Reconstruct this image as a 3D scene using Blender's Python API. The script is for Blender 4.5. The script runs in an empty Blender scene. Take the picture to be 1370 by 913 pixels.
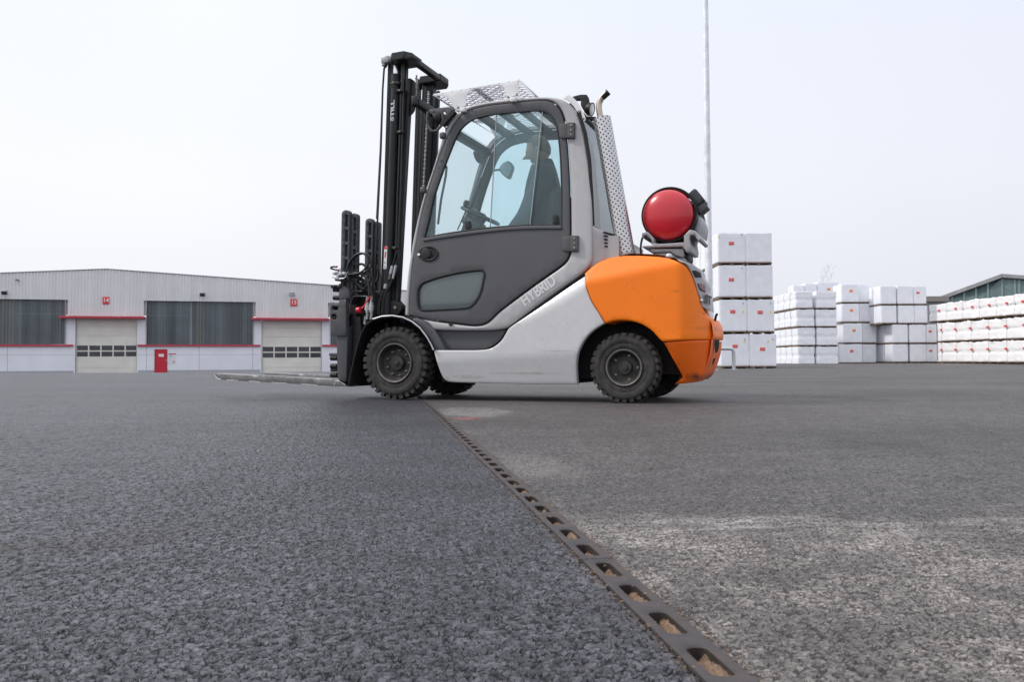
import bpy, bmesh, math, random
import numpy as np
from mathutils import Vector, Matrix, noise
from mathutils.geometry import delaunay_2d_cdt, intersect_point_line
random.seed(7); rnd = random.Random(11)
C = bpy.context.scene.collection
sc = bpy.context.scene
R_ = math.radians

# ------------------------------------------------------------------ camera
CAM_H = 0.299; FPX = 1080.0; HY = 484.0; ROLL = R_(0.25)
PITCH = math.atan((HY-456.5)/FPX)
Fv = Vector((0, math.cos(PITCH), math.sin(PITCH)))
R0 = Vector((1, 0, 0)); U0 = R0.cross(Fv)
Rv = (R0*math.cos(ROLL) - U0*math.sin(ROLL)).normalized(); Uv = Rv.cross(Fv)
cd = bpy.data.cameras.new('camera'); cam = bpy.data.objects.new('camera', cd); C.objects.link(cam)
cd.sensor_width = 36; cd.lens = FPX/1370*36; cd.clip_start = .05; cd.clip_end = 20000
cam.matrix_world = Matrix(((Rv.x, Uv.x, -Fv.x, 0), (Rv.y, Uv.y, -Fv.y, 0), (Rv.z, Uv.z, -Fv.z, CAM_H), (0, 0, 0, 1)))
cd.dof.use_dof = True; cd.dof.focus_distance = 5.2; cd.dof.aperture_fstop = 18
sc.camera = cam

# ------------------------------------------------------------------ world, sun, exposure
SUN_EL, SUN_AZ = R_(46), R_(-92)        # azimuth measured from +Y (view direction), negative = left
w = bpy.data.worlds.new('World'); sc.world = w; w.use_nodes = True
nt = w.node_tree; N = nt.nodes; L = nt.links
bg = N['Background']
sky = N.new('ShaderNodeTexSky'); sky.sky_type = 'NISHITA'; sky.sun_disc = False
sky.sun_elevation = SUN_EL; sky.sun_rotation = SUN_AZ; sky.dust_density = 4; sky.air_density = 1.2
tc = N.new('ShaderNodeTexCoord'); sp = N.new('ShaderNodeSeparateXYZ'); L.new(tc.outputs['Generated'], sp.inputs[0])
rp = N.new('ShaderNodeValToRGB'); L.new(sp.outputs['Z'], rp.inputs[0])          # overcast dome: brighter towards the zenith
e = rp.color_ramp.elements
e[0].position = 0.0; e[0].color = (9.3, 9.4, 9.95, 1)
e[1].position = 1.0; e[1].color = (17.5, 17.6, 18.6, 1)
m1 = e.new(.2); m1.color = (10.3, 10.4, 10.8, 1)
m2 = e.new(.42); m2.color = (10.1, 10.5, 11.3, 1)
ax = N.new('ShaderNodeMapRange'); L.new(sp.outputs['X'], ax.inputs[0])           # veil thins a little to the right
ax.inputs[1].default_value = -.35; ax.inputs[2].default_value = .6; ax.inputs[3].default_value = 1.03; ax.inputs[4].default_value = .88
ax.inputs[3].default_value = 0; ax.inputs[4].default_value = 1; tm = N.new('ShaderNodeMixRGB'); L.new(ax.outputs[0], tm.inputs[0]); tm.inputs[1].default_value = (1.0, 1.0, 1.005, 1); tm.inputs[2].default_value = (.88, .89, .935, 1)
vm = N.new('ShaderNodeVectorMath'); vm.operation = 'MULTIPLY'; L.new(rp.outputs[0], vm.inputs[0]); L.new(tm.outputs[0], vm.inputs[1])
ns = N.new('ShaderNodeTexNoise'); ns.inputs['Scale'].default_value = 2.2; ns.inputs['Detail'].default_value = 3
L.new(tc.outputs['Generated'], ns.inputs['Vector'])
nr = N.new('ShaderNodeMapRange'); L.new(ns.outputs[0], nr.inputs[0]); nr.inputs[3].default_value = .95; nr.inputs[4].default_value = 1.05
vm2 = N.new('ShaderNodeVectorMath'); vm2.operation = 'SCALE'; L.new(vm.outputs[0], vm2.inputs[0]); L.new(nr.outputs[0], vm2.inputs['Scale'])
mx = N.new('ShaderNodeMixRGB'); mx.inputs[0].default_value = .9
L.new(sky.outputs[0], mx.inputs[1]); L.new(vm2.outputs[0], mx.inputs[2]); L.new(mx.outputs[0], bg.inputs['Color'])
bg.inputs['Strength'].default_value = 0.1
sl = bpy.data.lights.new('sun', 'SUN'); sl.energy = 2.1; sl.angle = R_(7); sl.color = (1, .96, .9)
so = bpy.data.objects.new('sun', sl); C.objects.link(so)
sd = Vector((math.sin(SUN_AZ)*math.cos(SUN_EL), math.cos(SUN_AZ)*math.cos(SUN_EL), math.sin(SUN_EL)))
so.rotation_euler = sd.to_track_quat('Z', 'Y').to_euler(); so.location = (-8, 4, 12)
sc.view_settings.view_transform = 'Standard'; sc.view_settings.look = 'None'
sc.view_settings.exposure = 0.0; sc.view_settings.gamma = 1; sc.view_settings.use_curve_mapping = False
sc.render.engine = 'CYCLES'; sc.cycles.max_bounces = 8; sc.cycles.transparent_max_bounces = 16

# ------------------------------------------------------------------ pixel -> place helpers
def ray(px, py): return Fv*FPX + Rv*(px-685) + Uv*(456.5-py)
CP = Vector((0, 0, CAM_H))
def ground_at(px, py, z=0.0):
    d = ray(px, py); return CP + d*((z-CAM_H)/d.z)
class Frame:
    """a vertical reference plane with its own place: x along it, y away from the viewer, z up"""
    def __init__(s, o, x):
        s.o = Vector(o); s.X = Vector((x[0], x[1], 0)).normalized(); s.Y = Vector((-s.X.y, s.X.x, 0))
    def u(s, px, py, y=0.0):
        d = ray(px, py); yy = y(0, 0) if callable(y) else y
        for _ in range(12 if callable(y) else 1):
            t = ((s.o-CP).dot(s.Y) + yy)/d.dot(s.Y); p = CP + d*t - s.o
            q = (p.dot(s.X), yy, p.z)
            if callable(y): yy = .5*yy + .5*y(q[0], q[2])
        return Vector(q)
    def mat(s): return Matrix(((s.X.x, s.Y.x, 0, s.o.x), (s.X.y, s.Y.y, 0, s.o.y), (0, 0, 1, s.o.z), (0, 0, 0, 1)))

# ------------------------------------------------------------------ objects
def tag(o, label=None, cat=None, group=None, kind=None):
    for k, v in (('label', label), ('category', cat), ('group', group), ('kind', kind)):
        if v: o[k] = v
    return o
def empty(name, mat, label=None, cat=None, group=None):
    o = bpy.data.objects.new(name, None); C.objects.link(o); o.matrix_world = mat; o.empty_display_size = .2
    return tag(o, label, cat, group)
def link(name, me, mat, parent=None, sharp=40):
    if mat:
        for m in (mat if isinstance(mat, (list, tuple)) else [mat]): me.materials.append(m)
    me.name = name
    o = bpy.data.objects.new(name, me); C.objects.link(o)
    if parent: o.parent = parent
    if sharp is not None:
        bm = bmesh.new(); bm.from_mesh(me)
        for f in bm.faces: f.smooth = True
        for ed in bm.edges:
            ed.smooth = not (len(ed.link_faces) != 2 or ed.calc_face_angle(0) > R_(sharp))
        bm.to_mesh(me); bm.free()
    return o
class MB:
    def __init__(s): s.v = []; s.f = []
    def add(s, vs, fs):
        b = len(s.v); s.v += [tuple(v) for v in vs]; s.f += [tuple(b+i for i in f) for f in fs]; return s
    def box(s, c, sz, rot=None):
        hx, hy, hz = sz[0]/2, sz[1]/2, sz[2]/2; c = Vector(c)
        vs = [Vector((x, y, z)) for x in (-hx, hx) for y in (-hy, hy) for z in (-hz, hz)]
        if rot: vs = [rot @ v for v in vs]
        return s.add([v+c for v in vs], [(0, 1, 3, 2), (4, 6, 7, 5), (0, 4, 5, 1), (2, 3, 7, 6), (0, 2, 6, 4), (1, 5, 7, 3)])
    def bbox(s, a, b):
        a, b = Vector(a), Vector(b); return s.box((a+b)/2, [abs(q) for q in (b-a)])
    def rbox(s, c, sz, r, rot=None):
        """box with its twelve edges chamfered"""
        bm = bmesh.new(); bmesh.ops.create_cube(bm, size=1)
        for v in bm.verts: v.co = Vector((v.co.x*sz[0], v.co.y*sz[1], v.co.z*sz[2]))
        bmesh.ops.bevel(bm, geom=bm.edges[:], offset=r, segments=2, affect='EDGES', profile=.5)
        bm.verts.index_update()
        vs = [(rot @ v.co if rot else v.co)+Vector(c) for v in bm.verts]; fs = [[v.index for v in f.verts] for f in bm.faces]
        bm.free(); return s.add(vs, fs)
    def bar(s, p, q, wa, wb, side=Vector((0, 1, 0))):
        """straight bar p->q, wa across 'side' and wb along it"""
        p, q = Vector(p), Vector(q); d = (q-p).normalized(); b = (side-d*side.dot(d)).normalized(); a = d.cross(b)
        vs = [o+a*i*wa/2+b*j*wb/2 for o in (p, q) for i, j in ((-1, -1), (1, -1), (1, 1), (-1, 1))]
        return s.add(vs, [(3, 2, 1, 0), (4, 5, 6, 7), (0, 1, 5, 4), (1, 2, 6, 5), (2, 3, 7, 6), (3, 0, 4, 7)])
    def tube(s, pts, r, seg=10, caps=True):
        pts = [Vector(p) for p in pts]; n = len(pts); rr = r if isinstance(r, (list, tuple)) else [r]*n
        up = Vector((0.13, .2, .97)); vs = []; fs = []
        for i, p in enumerate(pts):
            d = (pts[min(i+1, n-1)]-pts[max(i-1, 0)]).normalized()
            a = d.cross(up); a = (a if a.length > .05 else d.cross(Vector((1, 0, 0)))).normalized(); b = d.cross(a); up = -b if (-b).dot(up) > 0 else b
            vs += [p + (a*math.cos(2*math.pi*k/seg)+b*math.sin(2*math.pi*k/seg))*rr[i] for k in range(seg)]
        for i in range(n-1):
            for k in range(seg):
                k2 = (k+1) % seg; fs.append((i*seg+k, i*seg+k2, (i+1)*seg+k2, (i+1)*seg+k))
        if caps: fs += [tuple(range(seg))[::-1], tuple((n-1)*seg+k for k in range(seg))]
        return s.add(vs, fs)
    def cyl(s, p, q, r, seg=20): return s.tube([p, q], r, seg)
    def lathe(s, prof, o, axis, seg=48, closed=False):
        """prof: (distance along axis, radius)"""
        o, ax_ = Vector(o), Vector(axis).normalized(); a = ax_.orthogonal().normalized(); b = ax_.cross(a); n = len(prof)
        vs = [o+ax_*h+(a*math.cos(2*math.pi*k/seg)+b*math.sin(2*math.pi*k/seg))*max(r, 1e-5) for h, r in prof for k in range(seg)]
        fs = []
        for i in range(n if closed else n-1):
            j = (i+1) % n
            for k in range(seg):
                k2 = (k+1) % seg; fs.append((i*seg+k, j*seg+k, j*seg+k2, i*seg+k2))
        return s.add(vs, fs)
    def prism(s, poly, y0, y1):
        """poly in (x,z), extruded along y"""
        n = len(poly); vs = [(p[0], y, p[1]) for y in (y0, y1) for p in poly]
        return s.add(vs, [tuple(range(n)), tuple(range(2*n-1, n-1, -1))]+[(i, n+i, n+(i+1) % n, (i+1) % n) for i in range(n)])
    def build(s, name, mat, parent=None, sharp=40, recalc=True):
        me = bpy.data.meshes.new(name); me.from_pydata(s.v, [], s.f)
        if recalc:
            bm = bmesh.new(); bm.from_mesh(me); bmesh.ops.remove_doubles(bm, verts=bm.verts, dist=1e-5)
            bmesh.ops.recalc_face_normals(bm, faces=bm.faces); bm.to_mesh(me); bm.free()
        return link(name, me, mat, parent, sharp)

def smooth_loop(pts, step=.012, corner=38):
    """closed 2-d outline: Catmull-Rom between the traced points, true corners kept"""
    n = len(pts); P = [np.array(p, float) for p in pts]; cor = []
    for i in range(n):
        a, b = P[i]-P[i-1], P[(i+1) % n]-P[i]
        ang = abs(math.atan2(a[0]*b[1]-a[1]*b[0], a@b)); cor.append(ang > R_(corner))
    out = []
    for i in range(n):
        p1, p2 = P[i], P[(i+1) % n]
        t1 = (p2-p1) if cor[i] else (p2-P[i-1])/2
        t2 = (p2-p1) if cor[(i+1) % n] else (P[(i+2) % n]-p1)/2
        ln = np.linalg.norm(p2-p1); la, lb = np.linalg.norm(t1), np.linalg.norm(t2)
        t1 = t1*min(1, ln*1.0/max(la, 1e-9)); t2 = t2*min(1, ln*1.0/max(lb, 1e-9))
        k = max(1, int(ln/step))
        for j in range(k):
            t = j/k; out.append((2*t**3-3*t*t+1)*p1+(t**3-2*t*t+t)*t1+(-2*t**3+3*t*t)*p2+(t**3-t*t)*t2)
    return out
def inside(pts, loop):
    """vectorised point-in-polygon"""
    x, y = pts[:, 0], pts[:, 1]; r = np.zeros(len(pts), bool); n = len(loop)
    for i in range(n):
        (x1, y1), (x2, y2) = loop[i], loop[(i+1) % n]
        if y1 == y2: continue
        c = ((y1 > y) != (y2 > y)) & (x < (x2-x1)*(y-y1)/(y2-y1)+x1); r ^= c
    return r
def dist_loops(pts, loops):
    d = np.full(len(pts), 1e9)
    for lp in loops:
        for i in range(len(lp)):
            a, b = np.array(lp[i]), np.array(lp[(i+1) % len(lp)]); ab = b-a; l2 = ab@ab
            if l2 < 1e-14: continue
            t = np.clip(((pts-a)@ab)/l2, 0, 1); d = np.minimum(d, np.linalg.norm(pts-(a+t[:, None]*ab), axis=1))
    return d
def panel_xz(name, loop, ysurf, thick, mat, parent, holes=(), bevel=.01, res=.045, mirror=None, step=.012, sharp=50, back=True, raw=False, mdx=lambda x: 0.0):
    """a sheet-metal or cast panel: traced side outline, own depth surface ysurf(x,z), rounded edge, real thickness"""
    yf = ysurf if callable(ysurf) else (lambda x, z: ysurf)
    loops = [lp if raw else smooth_loop(lp, step) for lp in (loop, *holes)]
    loops = [np.array(lp) for lp in loops]
    pts = [p for lp in loops for p in lp]; edges = []; b = 0
    for lp in loops:
        n = len(lp); edges += [(b+i, b+(i+1) % n) for i in range(n)]; b += n
    nb = len(pts); cand = []
    for li, lp in enumerate(loops):
        area = .5*sum(lp[i][0]*lp[(i+1) % len(lp)][1]-lp[(i+1) % len(lp)][0]*lp[i][1] for i in range(len(lp)))
        sg = (1 if area > 0 else -1)*(1 if li == 0 else -1)
        for d in (.12, .4, 1.0):
            for i in range(0, len(lp)):
                tn = lp[(i+1) % len(lp)]-lp[i-1]; l = np.linalg.norm(tn)
                if l < 1e-9: continue
                cand.append(lp[i]+np.array((-tn[1], tn[0]))/l*sg*bevel*d)
    mn, mxx = loops[0].min(0), loops[0].max(0)
    gx = np.arange(mn[0], mxx[0], res); gz = np.arange(mn[1], mxx[1], res)
    grid = np.array([(x+(j % 2)*res/2, z) for j, z in enumerate(gz) for x in gx]) if len(gx) and len(gz) else np.zeros((0, 2))
    def filt(a, dmin):
        a = np.array(a)
        if not len(a): return a
        ok = inside(a, loops[0])
        for h in loops[1:]: ok &= ~inside(a, h)
        a = a[ok]; return a[dist_loops(a, loops) > dmin] if len(a) else a
    c1 = filt(cand, bevel*.09); g1 = filt(grid, bevel*1.5)
    allp = [Vector(p) for p in pts]+[Vector(p) for p in c1]+[Vector(p) for p in g1]
    V, E, F, *_ = delaunay_2d_cdt(allp, edges, [], 0, 1e-6)
    P = np.array([(v.x, v.y) for v in V]); cen = np.array([P[list(f)].mean(0) for f in F])
    ok = inside(cen, loops[0])
    for h in loops[1:]: ok &= ~inside(cen, h)
    F = [tuple(f) for f, o in zip(F, ok) if o]
    D = dist_loops(P, loops)
    def yb(i):
        d = min(D[i]/bevel, 1.0); return yf(P[i][0], P[i][1])+bevel*(1-math.sqrt(max(0, 1-(1-d)**2)))
    ys = [yb(i) for i in range(len(P))]
    n = len(P)
    vs = [(P[i][0], ys[i], P[i][1]) for i in range(n)]+[(P[i][0], yf(P[i][0], P[i][1])+thick, P[i][1]) for i in range(n)]
    cnt = {}
    for f in F:
        for a, b_ in ((f[0], f[1]), (f[1], f[2]), (f[2], f[0])): cnt[(a, b_)] = 1
    fs = [f for f in F]
    if back: fs += [tuple(n+i for i in f[::-1]) for f in F]
    fs += [(a, n+a, n+b_, b_) for a, b_ in cnt if (b_, a) not in cnt]
    mb = MB(); mb.add(vs, fs)
    if mirror:
        m2 = MB(); m2.add([(v[0]-mdx(v[0]), mirror-v[1], v[2]) for v in vs], [f[::-1] for f in fs]); m2.build(name, mat, parent, sharp)
    return mb.build(name, mat, parent, sharp)

def text_obj(s, size, mat, name, parent, M, ext=.001, bold=0, sx=1):
    cu = bpy.data.curves.new('t', 'FONT'); cu.body = s; cu.size = size; cu.extrude = ext; cu.align_x = 'CENTER'; cu.align_y = 'CENTER'; cu.offset = bold
    o = bpy.data.objects.new('t', cu); C.objects.link(o)
    dg = bpy.context.evaluated_depsgraph_get(); me = bpy.data.meshes.new_from_object(o.evaluated_get(dg))
    bpy.data.objects.remove(o); bpy.data.curves.remove(cu)
    me.transform(M @ Matrix.Diagonal((sx, 1, 1, 1)))
    return link(name, me, mat, parent, None)
def face_mat(pos, xdir=(1, 0, 0), zdir=(0, 0, 1)):
    x = Vector(xdir).normalized(); y = Vector(zdir).normalized(); z = x.cross(y)
    return Matrix(((x.x, y.x, z.x, pos[0]), (x.y, y.y, z.y, pos[1]), (x.z, y.z, z.z, pos[2]), (0, 0, 0, 1)))

# ------------------------------------------------------------------ materials
def mat(name, col, rough=.5, metal=0., coat=0., var=.06, vscale=6., bump=0., bscale=60., dust=0., dustcol=(.30, .27, .24), spec=.5, detail=5):
    m = bpy.data.materials.new(name); m.use_nodes = True; nt = m.node_tree; N = nt.nodes; L = nt.links; b = N['Principled BSDF']
    b.inputs['Roughness'].default_value = rough; b.inputs['Metallic'].default_value = metal; b.inputs['Coat Weight'].default_value = coat
    b.inputs['Coat Roughness'].default_value = .12; b.inputs['Specular IOR Level'].default_value = spec
    tc = N.new('ShaderNodeTexCoord'); n = N.new('ShaderNodeTexNoise'); n.inputs['Scale'].default_value = vscale; n.inputs['Detail'].default_value = detail
    L.new(tc.outputs['Object'], n.inputs['Vector'])
    mr = N.new('ShaderNodeMapRange'); L.new(n.outputs[0], mr.inputs[0]); mr.inputs[1].default_value = .3; mr.inputs[2].default_value = .7
    mr.inputs[3].default_value = 1-var; mr.inputs[4].default_value = 1+var
    vm = N.new('ShaderNodeVectorMath'); vm.operation = 'SCALE'; vm.inputs[0].default_value = col[:3]; L.new(mr.outputs[0], vm.inputs['Scale'])
    out = vm.outputs[0]
    if dust:
        n2 = N.new('ShaderNodeTexNoise'); n2.inputs['Scale'].default_value = 14; n2.inputs['Detail'].default_value = 8; n2.inputs['Roughness'].default_value = .7
        L.new(tc.outputs['Object'], n2.inputs['Vector'])
        r2 = N.new('ShaderNodeMapRange'); L.new(n2.outputs[0], r2.inputs[0]); r2.inputs[1].default_value = .42; r2.inputs[2].default_value = .75; r2.inputs[4].default_value = dust
        mx = N.new('ShaderNodeMixRGB'); L.new(r2.outputs[0], mx.inputs[0]); L.new(out, mx.inputs[1]); mx.inputs[2].default_value = (*dustcol, 1); out = mx.outputs[0]
        r3 = N.new('ShaderNodeMapRange'); L.new(n2.outputs[0], r3.inputs[0]); r3.inputs[3].default_value = max(rough-.08, .05); r3.inputs[4].default_value = min(rough+.2, 1)
        L.new(r3.outputs[0], b.inputs['Roughness'])
    L.new(out, b.inputs['Base Color'])
    if bump:
        n3 = N.new('ShaderNodeTexNoise'); n3.inputs['Scale'].default_value = bscale; n3.inputs['Detail'].default_value = 6; L.new(tc.outputs['Object'], n3.inputs['Vector'])
        bp = N.new('ShaderNodeBump'); bp.inputs['Strength'].default_value = bump; bp.inputs['Distance'].default_value = .01
        L.new(n3.outputs[0], bp.inputs['Height']); L.new(bp.outputs[0], b.inputs['Normal'])
    return m
def glass(name, tint, refl=1.45, rough=.02, refl_haze=0.):
    m = bpy.data.materials.new(name); m.use_nodes = True; nt = m.node_tree; N = nt.nodes; L = nt.links; N.remove(N['Principled BSDF']); o = N['Material Output']
    t = N.new('ShaderNodeBsdfTransparent'); t.inputs[0].default_value = (*tint, 1)
    g = N.new('ShaderNodeBsdfGlossy'); g.inputs['Roughness'].default_value = rough
    fr = N.new('ShaderNodeFresnel'); ge = N.new('ShaderNodeNewGeometry'); mi_ = N.new('ShaderNodeMapRange'); L.new(ge.outputs['Backfacing'], mi_.inputs[0]); mi_.inputs[3].default_value = refl; mi_.inputs[4].default_value = 1/refl; L.new(mi_.outputs[0], fr.inputs[0])
    mx = N.new('ShaderNodeMixShader'); L.new(fr.outputs[0], mx.inputs[0]); L.new(t.outputs[0], mx.inputs[1]); L.new(g.outputs[0], mx.inputs[2])
    out = mx
    if refl_haze:
        df = N.new('ShaderNodeBsdfDiffuse'); df.inputs[0].default_value = (.45, .74, .76, 1)  # reflected light on the panes put in as a teal diffuse film
        m2 = N.new('ShaderNodeMixShader'); m2.inputs[0].default_value = refl_haze; L.new(mx.outputs[0], m2.inputs[1]); L.new(df.outputs[0], m2.inputs[2]); out = m2
    L.new(out.outputs[0], o.inputs[0]); return m

M = {}
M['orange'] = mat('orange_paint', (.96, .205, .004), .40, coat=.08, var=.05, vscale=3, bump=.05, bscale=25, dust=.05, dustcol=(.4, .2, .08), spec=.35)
M['orangelow'] = mat('deep_orange_paint', (.86, .145, .006), .42, coat=.06, var=.06, vscale=3, bump=.08, bscale=20, dust=.1, dustcol=(.3, .12, .05), spec=.35)  # deeper, redder orange on the lower casting
M['silver'] = mat('silver_paint', (.40, .39, .40), .42, metal=.25, coat=.2, var=.04, dust=.1, dustcol=(.3, .28, .26))
M['skirt'] = mat('light_grey_paint', (.58, .58, .59), .28, coat=.4, var=.03, vscale=3, dust=.12, dustcol=(.28, .26, .24))
M['door'] = mat('charcoal_paint', (.066, .067, .076), .5, var=.08, vscale=3, bump=.03, bscale=300, dust=.12, dustcol=(.12, .115, .11))
M['doorframe'] = mat('charcoal_frame_paint', (.075, .076, .086), .5, var=.05)
M['black'] = mat('black_paint', (.016, .016, .018), .45, var=.15, dust=.2, dustcol=(.06, .055, .05), spec=.3)
M['blacksteel'] = mat('mast_steel_paint', (.017, .018, .021), .34, var=.15, dust=.12, dustcol=(.05, .05, .05), spec=.3)
M['dark'] = mat('underbody_black', (.010, .010, .011), .8, var=.2)
M['hose'] = mat('hose_rubber', (.016, .016, .017), .4, var=.1)
M['rubber'] = mat('tyre_rubber', (.034, .032, .031), .8, var=.18, vscale=8, bump=.12, bscale=80, dust=.7, dustcol=(.10, .092, .085), spec=.3)
M['rim'] = mat('wheel_rim_paint', (.036, .035, .036), .55, metal=.3, var=.2, vscale=20, dust=.6, dustcol=(.14, .125, .11))
M['rimedge'] = mat('worn_rim_edge', (.17, .16, .155), .5, metal=.5, var=.2, vscale=30)
M['bolt'] = mat('bolt_metal', (.26, .22, .16), .45, metal=.7, var=.25, vscale=60)
M['chrome'] = mat('chrome', (.75, .75, .76), .12, metal=1, var=.02)
M['galv'] = mat('galvanised_steel', (.50, .51, .53), .45, metal=.55, var=.12, vscale=14)
M['zinc'] = mat('bracket_grey', (.33, .335, .35), .42, metal=.5, var=.1, vscale=20, dust=.2)
M['white'] = mat('white_paint', (.78, .78, .79), .42, var=.03, dust=.06)
M['red'] = mat('gas_bottle_red', (.52, .006, .02), .24, coat=.45, var=.04, vscale=3, dust=.05, dustcol=(.3, .1, .1))
M['redplastic'] = mat('red_plastic', (.65, .02, .04), .4)
M['orangelight'] = mat('tail_lamp_red', (.10, .005, .014), .12, coat=1, var=.05)
M['lens'] = mat('lamp_lens', (.62, .66, .68), .08, coat=1, var=.1, vscale=60)
M['glass'] = glass('cab_glass', (.945, .98, .988), refl_haze=.02)
M['glassside'] = glass('cab_side_glass', (.925, .978, .990), refl_haze=.034)
M['glassrear'] = glass('rear_window_glass', (.93, .98, .985), 2.3, refl_haze=.1)
M['glasslow'] = mat('lower_window_tint', (.10, .125, .128), .12, coat=.5, var=.1, vscale=2)
M['jacket'] = mat('dark_jacket_cloth', (.022, .026, .034), .85, var=.2, vscale=20, bump=.4, bscale=40)
M['trouser'] = mat('dark_trouser_cloth', (.03, .03, .035), .9)
M['skin'] = mat('skin', (.36, .21, .15), .5, var=.06)
M['hair'] = mat('grey_brown_hair', (.11, .09, .075), .7, var=.3, vscale=80, bump=.6, bscale=200)
M['seat'] = mat('seat_fabric', (.03, .032, .036), .8, var=.1)
M['wrap'] = mat('white_wrap_film', (.87, .885, .93), .33, coat=.2, var=.05, vscale=3)
M['wrapwarm'] = mat('glossy_white_sack_film', (.88, .87, .87), .28, coat=.3, var=.05, vscale=2.2)
M['wood'] = mat('pallet_wood', (.20, .13, .085), .8, var=.35, vscale=9)
M['labelred'] = mat('printed_red', (.72, .06, .06), .5)
M['labelorange'] = mat('printed_orange', (.85, .30, .10), .5)
M['labelyellow'] = mat('printed_yellow', (.75, .62, .08), .5)
M['printgrey'] = mat('printed_grey', (.35, .35, .38), .6)
M['plaster'] = mat('white_render_wall', (.82, .83, .88), .8, var=.05, vscale=.6, dust=.08)
M['redtrim'] = mat('red_trim', (.50, .035, .065), .5, var=.15, vscale=2, dust=.3, dustcol=(.35, .25, .24))
M['reddoor'] = mat('red_door_paint', (.56, .012, .035), .4, var=.05)
M['gate'] = mat('cream_sectional_door', (.78, .755, .70), .55, var=.07, vscale=.9, dust=.25, dustcol=(.5, .42, .3))
M['pane'] = mat('dark_window_pane', (.05, .055, .065), .1, var=.4, vscale=1.5)
M['cam'] = mat('lamp_housing_grey', (.22, .24, .27), .5)
M['roofgrey'] = mat('roof_grey', (.30, .30, .31), .7, var=.2, vscale=1)
M['bark_hazed'] = mat('hazed_twig', (.62, .62, .64), .8)  # pale grey twigs, the distance haze put into the colour
M['textlight'] = mat('light_lettering', (.66, .66, .67), .4)
M['textdark'] = mat('dark_lettering', (.05, .05, .055), .4)

def clad_mat(name, col, var, streak, rough=.5, spec=.5):
    m = mat(name, col, rough, var=var, vscale=.5, spec=spec); N = m.node_tree.nodes; L = m.node_tree.links
    b = N['Principled BSDF']; src = b.inputs['Base Color'].links[0].from_socket
    tc = N.new('ShaderNodeTexCoord'); mp = N.new('ShaderNodeMapping'); mp.inputs['Scale'].default_value = (1.6, 1, .05); L.new(tc.outputs['Object'], mp.inputs[0])
    n = N.new('ShaderNodeTexNoise'); n.inputs['Scale'].default_value = 1.3; n.inputs['Detail'].default_value = 4; L.new(mp.outputs[0], n.inputs['Vector'])
    mr = N.new('ShaderNodeMapRange'); L.new(n.outputs[0], mr.inputs[0]); mr.inputs[1].default_value = .3; mr.inputs[2].default_value = .72; mr.inputs[3].default_value = 1-streak; mr.inputs[4].default_value = 1+streak
    vm = N.new('ShaderNodeVectorMath'); vm.operation = 'SCALE'; L.new(src, vm.inputs[0]); L.new(mr.outputs[0], vm.inputs['Scale']); L.new(vm.outputs[0], b.inputs['Base Color'])
    return m
M['clad'] = clad_mat('grey_corrugated_cladding', (.74, .735, .735), .04, .05)
M['poly'] = clad_mat('dark_translucent_sheeting', (.105, .125, .135), .15, .3, .3)
M['greenglass'] = clad_mat('green_glazing', (.11, .165, .17), .1, .2, .2)

# perforated heat shield: rows of holes round the tube
def perf_mat():
    m = mat('perforated_steel', (.60, .59, .60), .35, metal=.7, var=.05); N = m.node_tree.nodes; L = m.node_tree.links; b = N['Principled BSDF']
    src = b.inputs['Base Color'].links[0].from_socket
    uv = N.new('ShaderNodeUVMap'); s = N.new('ShaderNodeSeparateXYZ'); L.new(uv.outputs[0], s.inputs[0])
    def math_(op, a, b_=None):
        n = N.new('ShaderNodeMath'); n.operation = op
        for i, q in enumerate((a, b_)):
            if q is None: continue
            if isinstance(q, (int, float)): n.inputs[i].default_value = q
            else: L.new(q, n.inputs[i])
        return n.outputs[0]
    def dots(ou, ov):
        fu = math_('SUBTRACT', math_('FRACT', math_('ADD', s.outputs[0], ou)), .5); fv = math_('SUBTRACT', math_('FRACT', math_('ADD', s.outputs[1], ov)), .5)
        return math_('LESS_THAN', math_('ADD', math_('MULTIPLY', fu, fu), math_('MULTIPLY', fv, fv)), .026)
    k = math_('MAXIMUM', dots(0, 0), dots(.5, .5))
    mx = N.new('ShaderNodeMixRGB'); L.new(k, mx.inputs[0]); L.new(src, mx.inputs[1]); mx.inputs[2].default_value = (.008, .007, .008, 1); L.new(mx.outputs[0], b.inputs['Base Color'])
    L.new(math_('MULTIPLY', math_('SUBTRACT', 1, k), .7), b.inputs['Metallic'])
    return m
M['perf'] = perf_mat()

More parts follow.
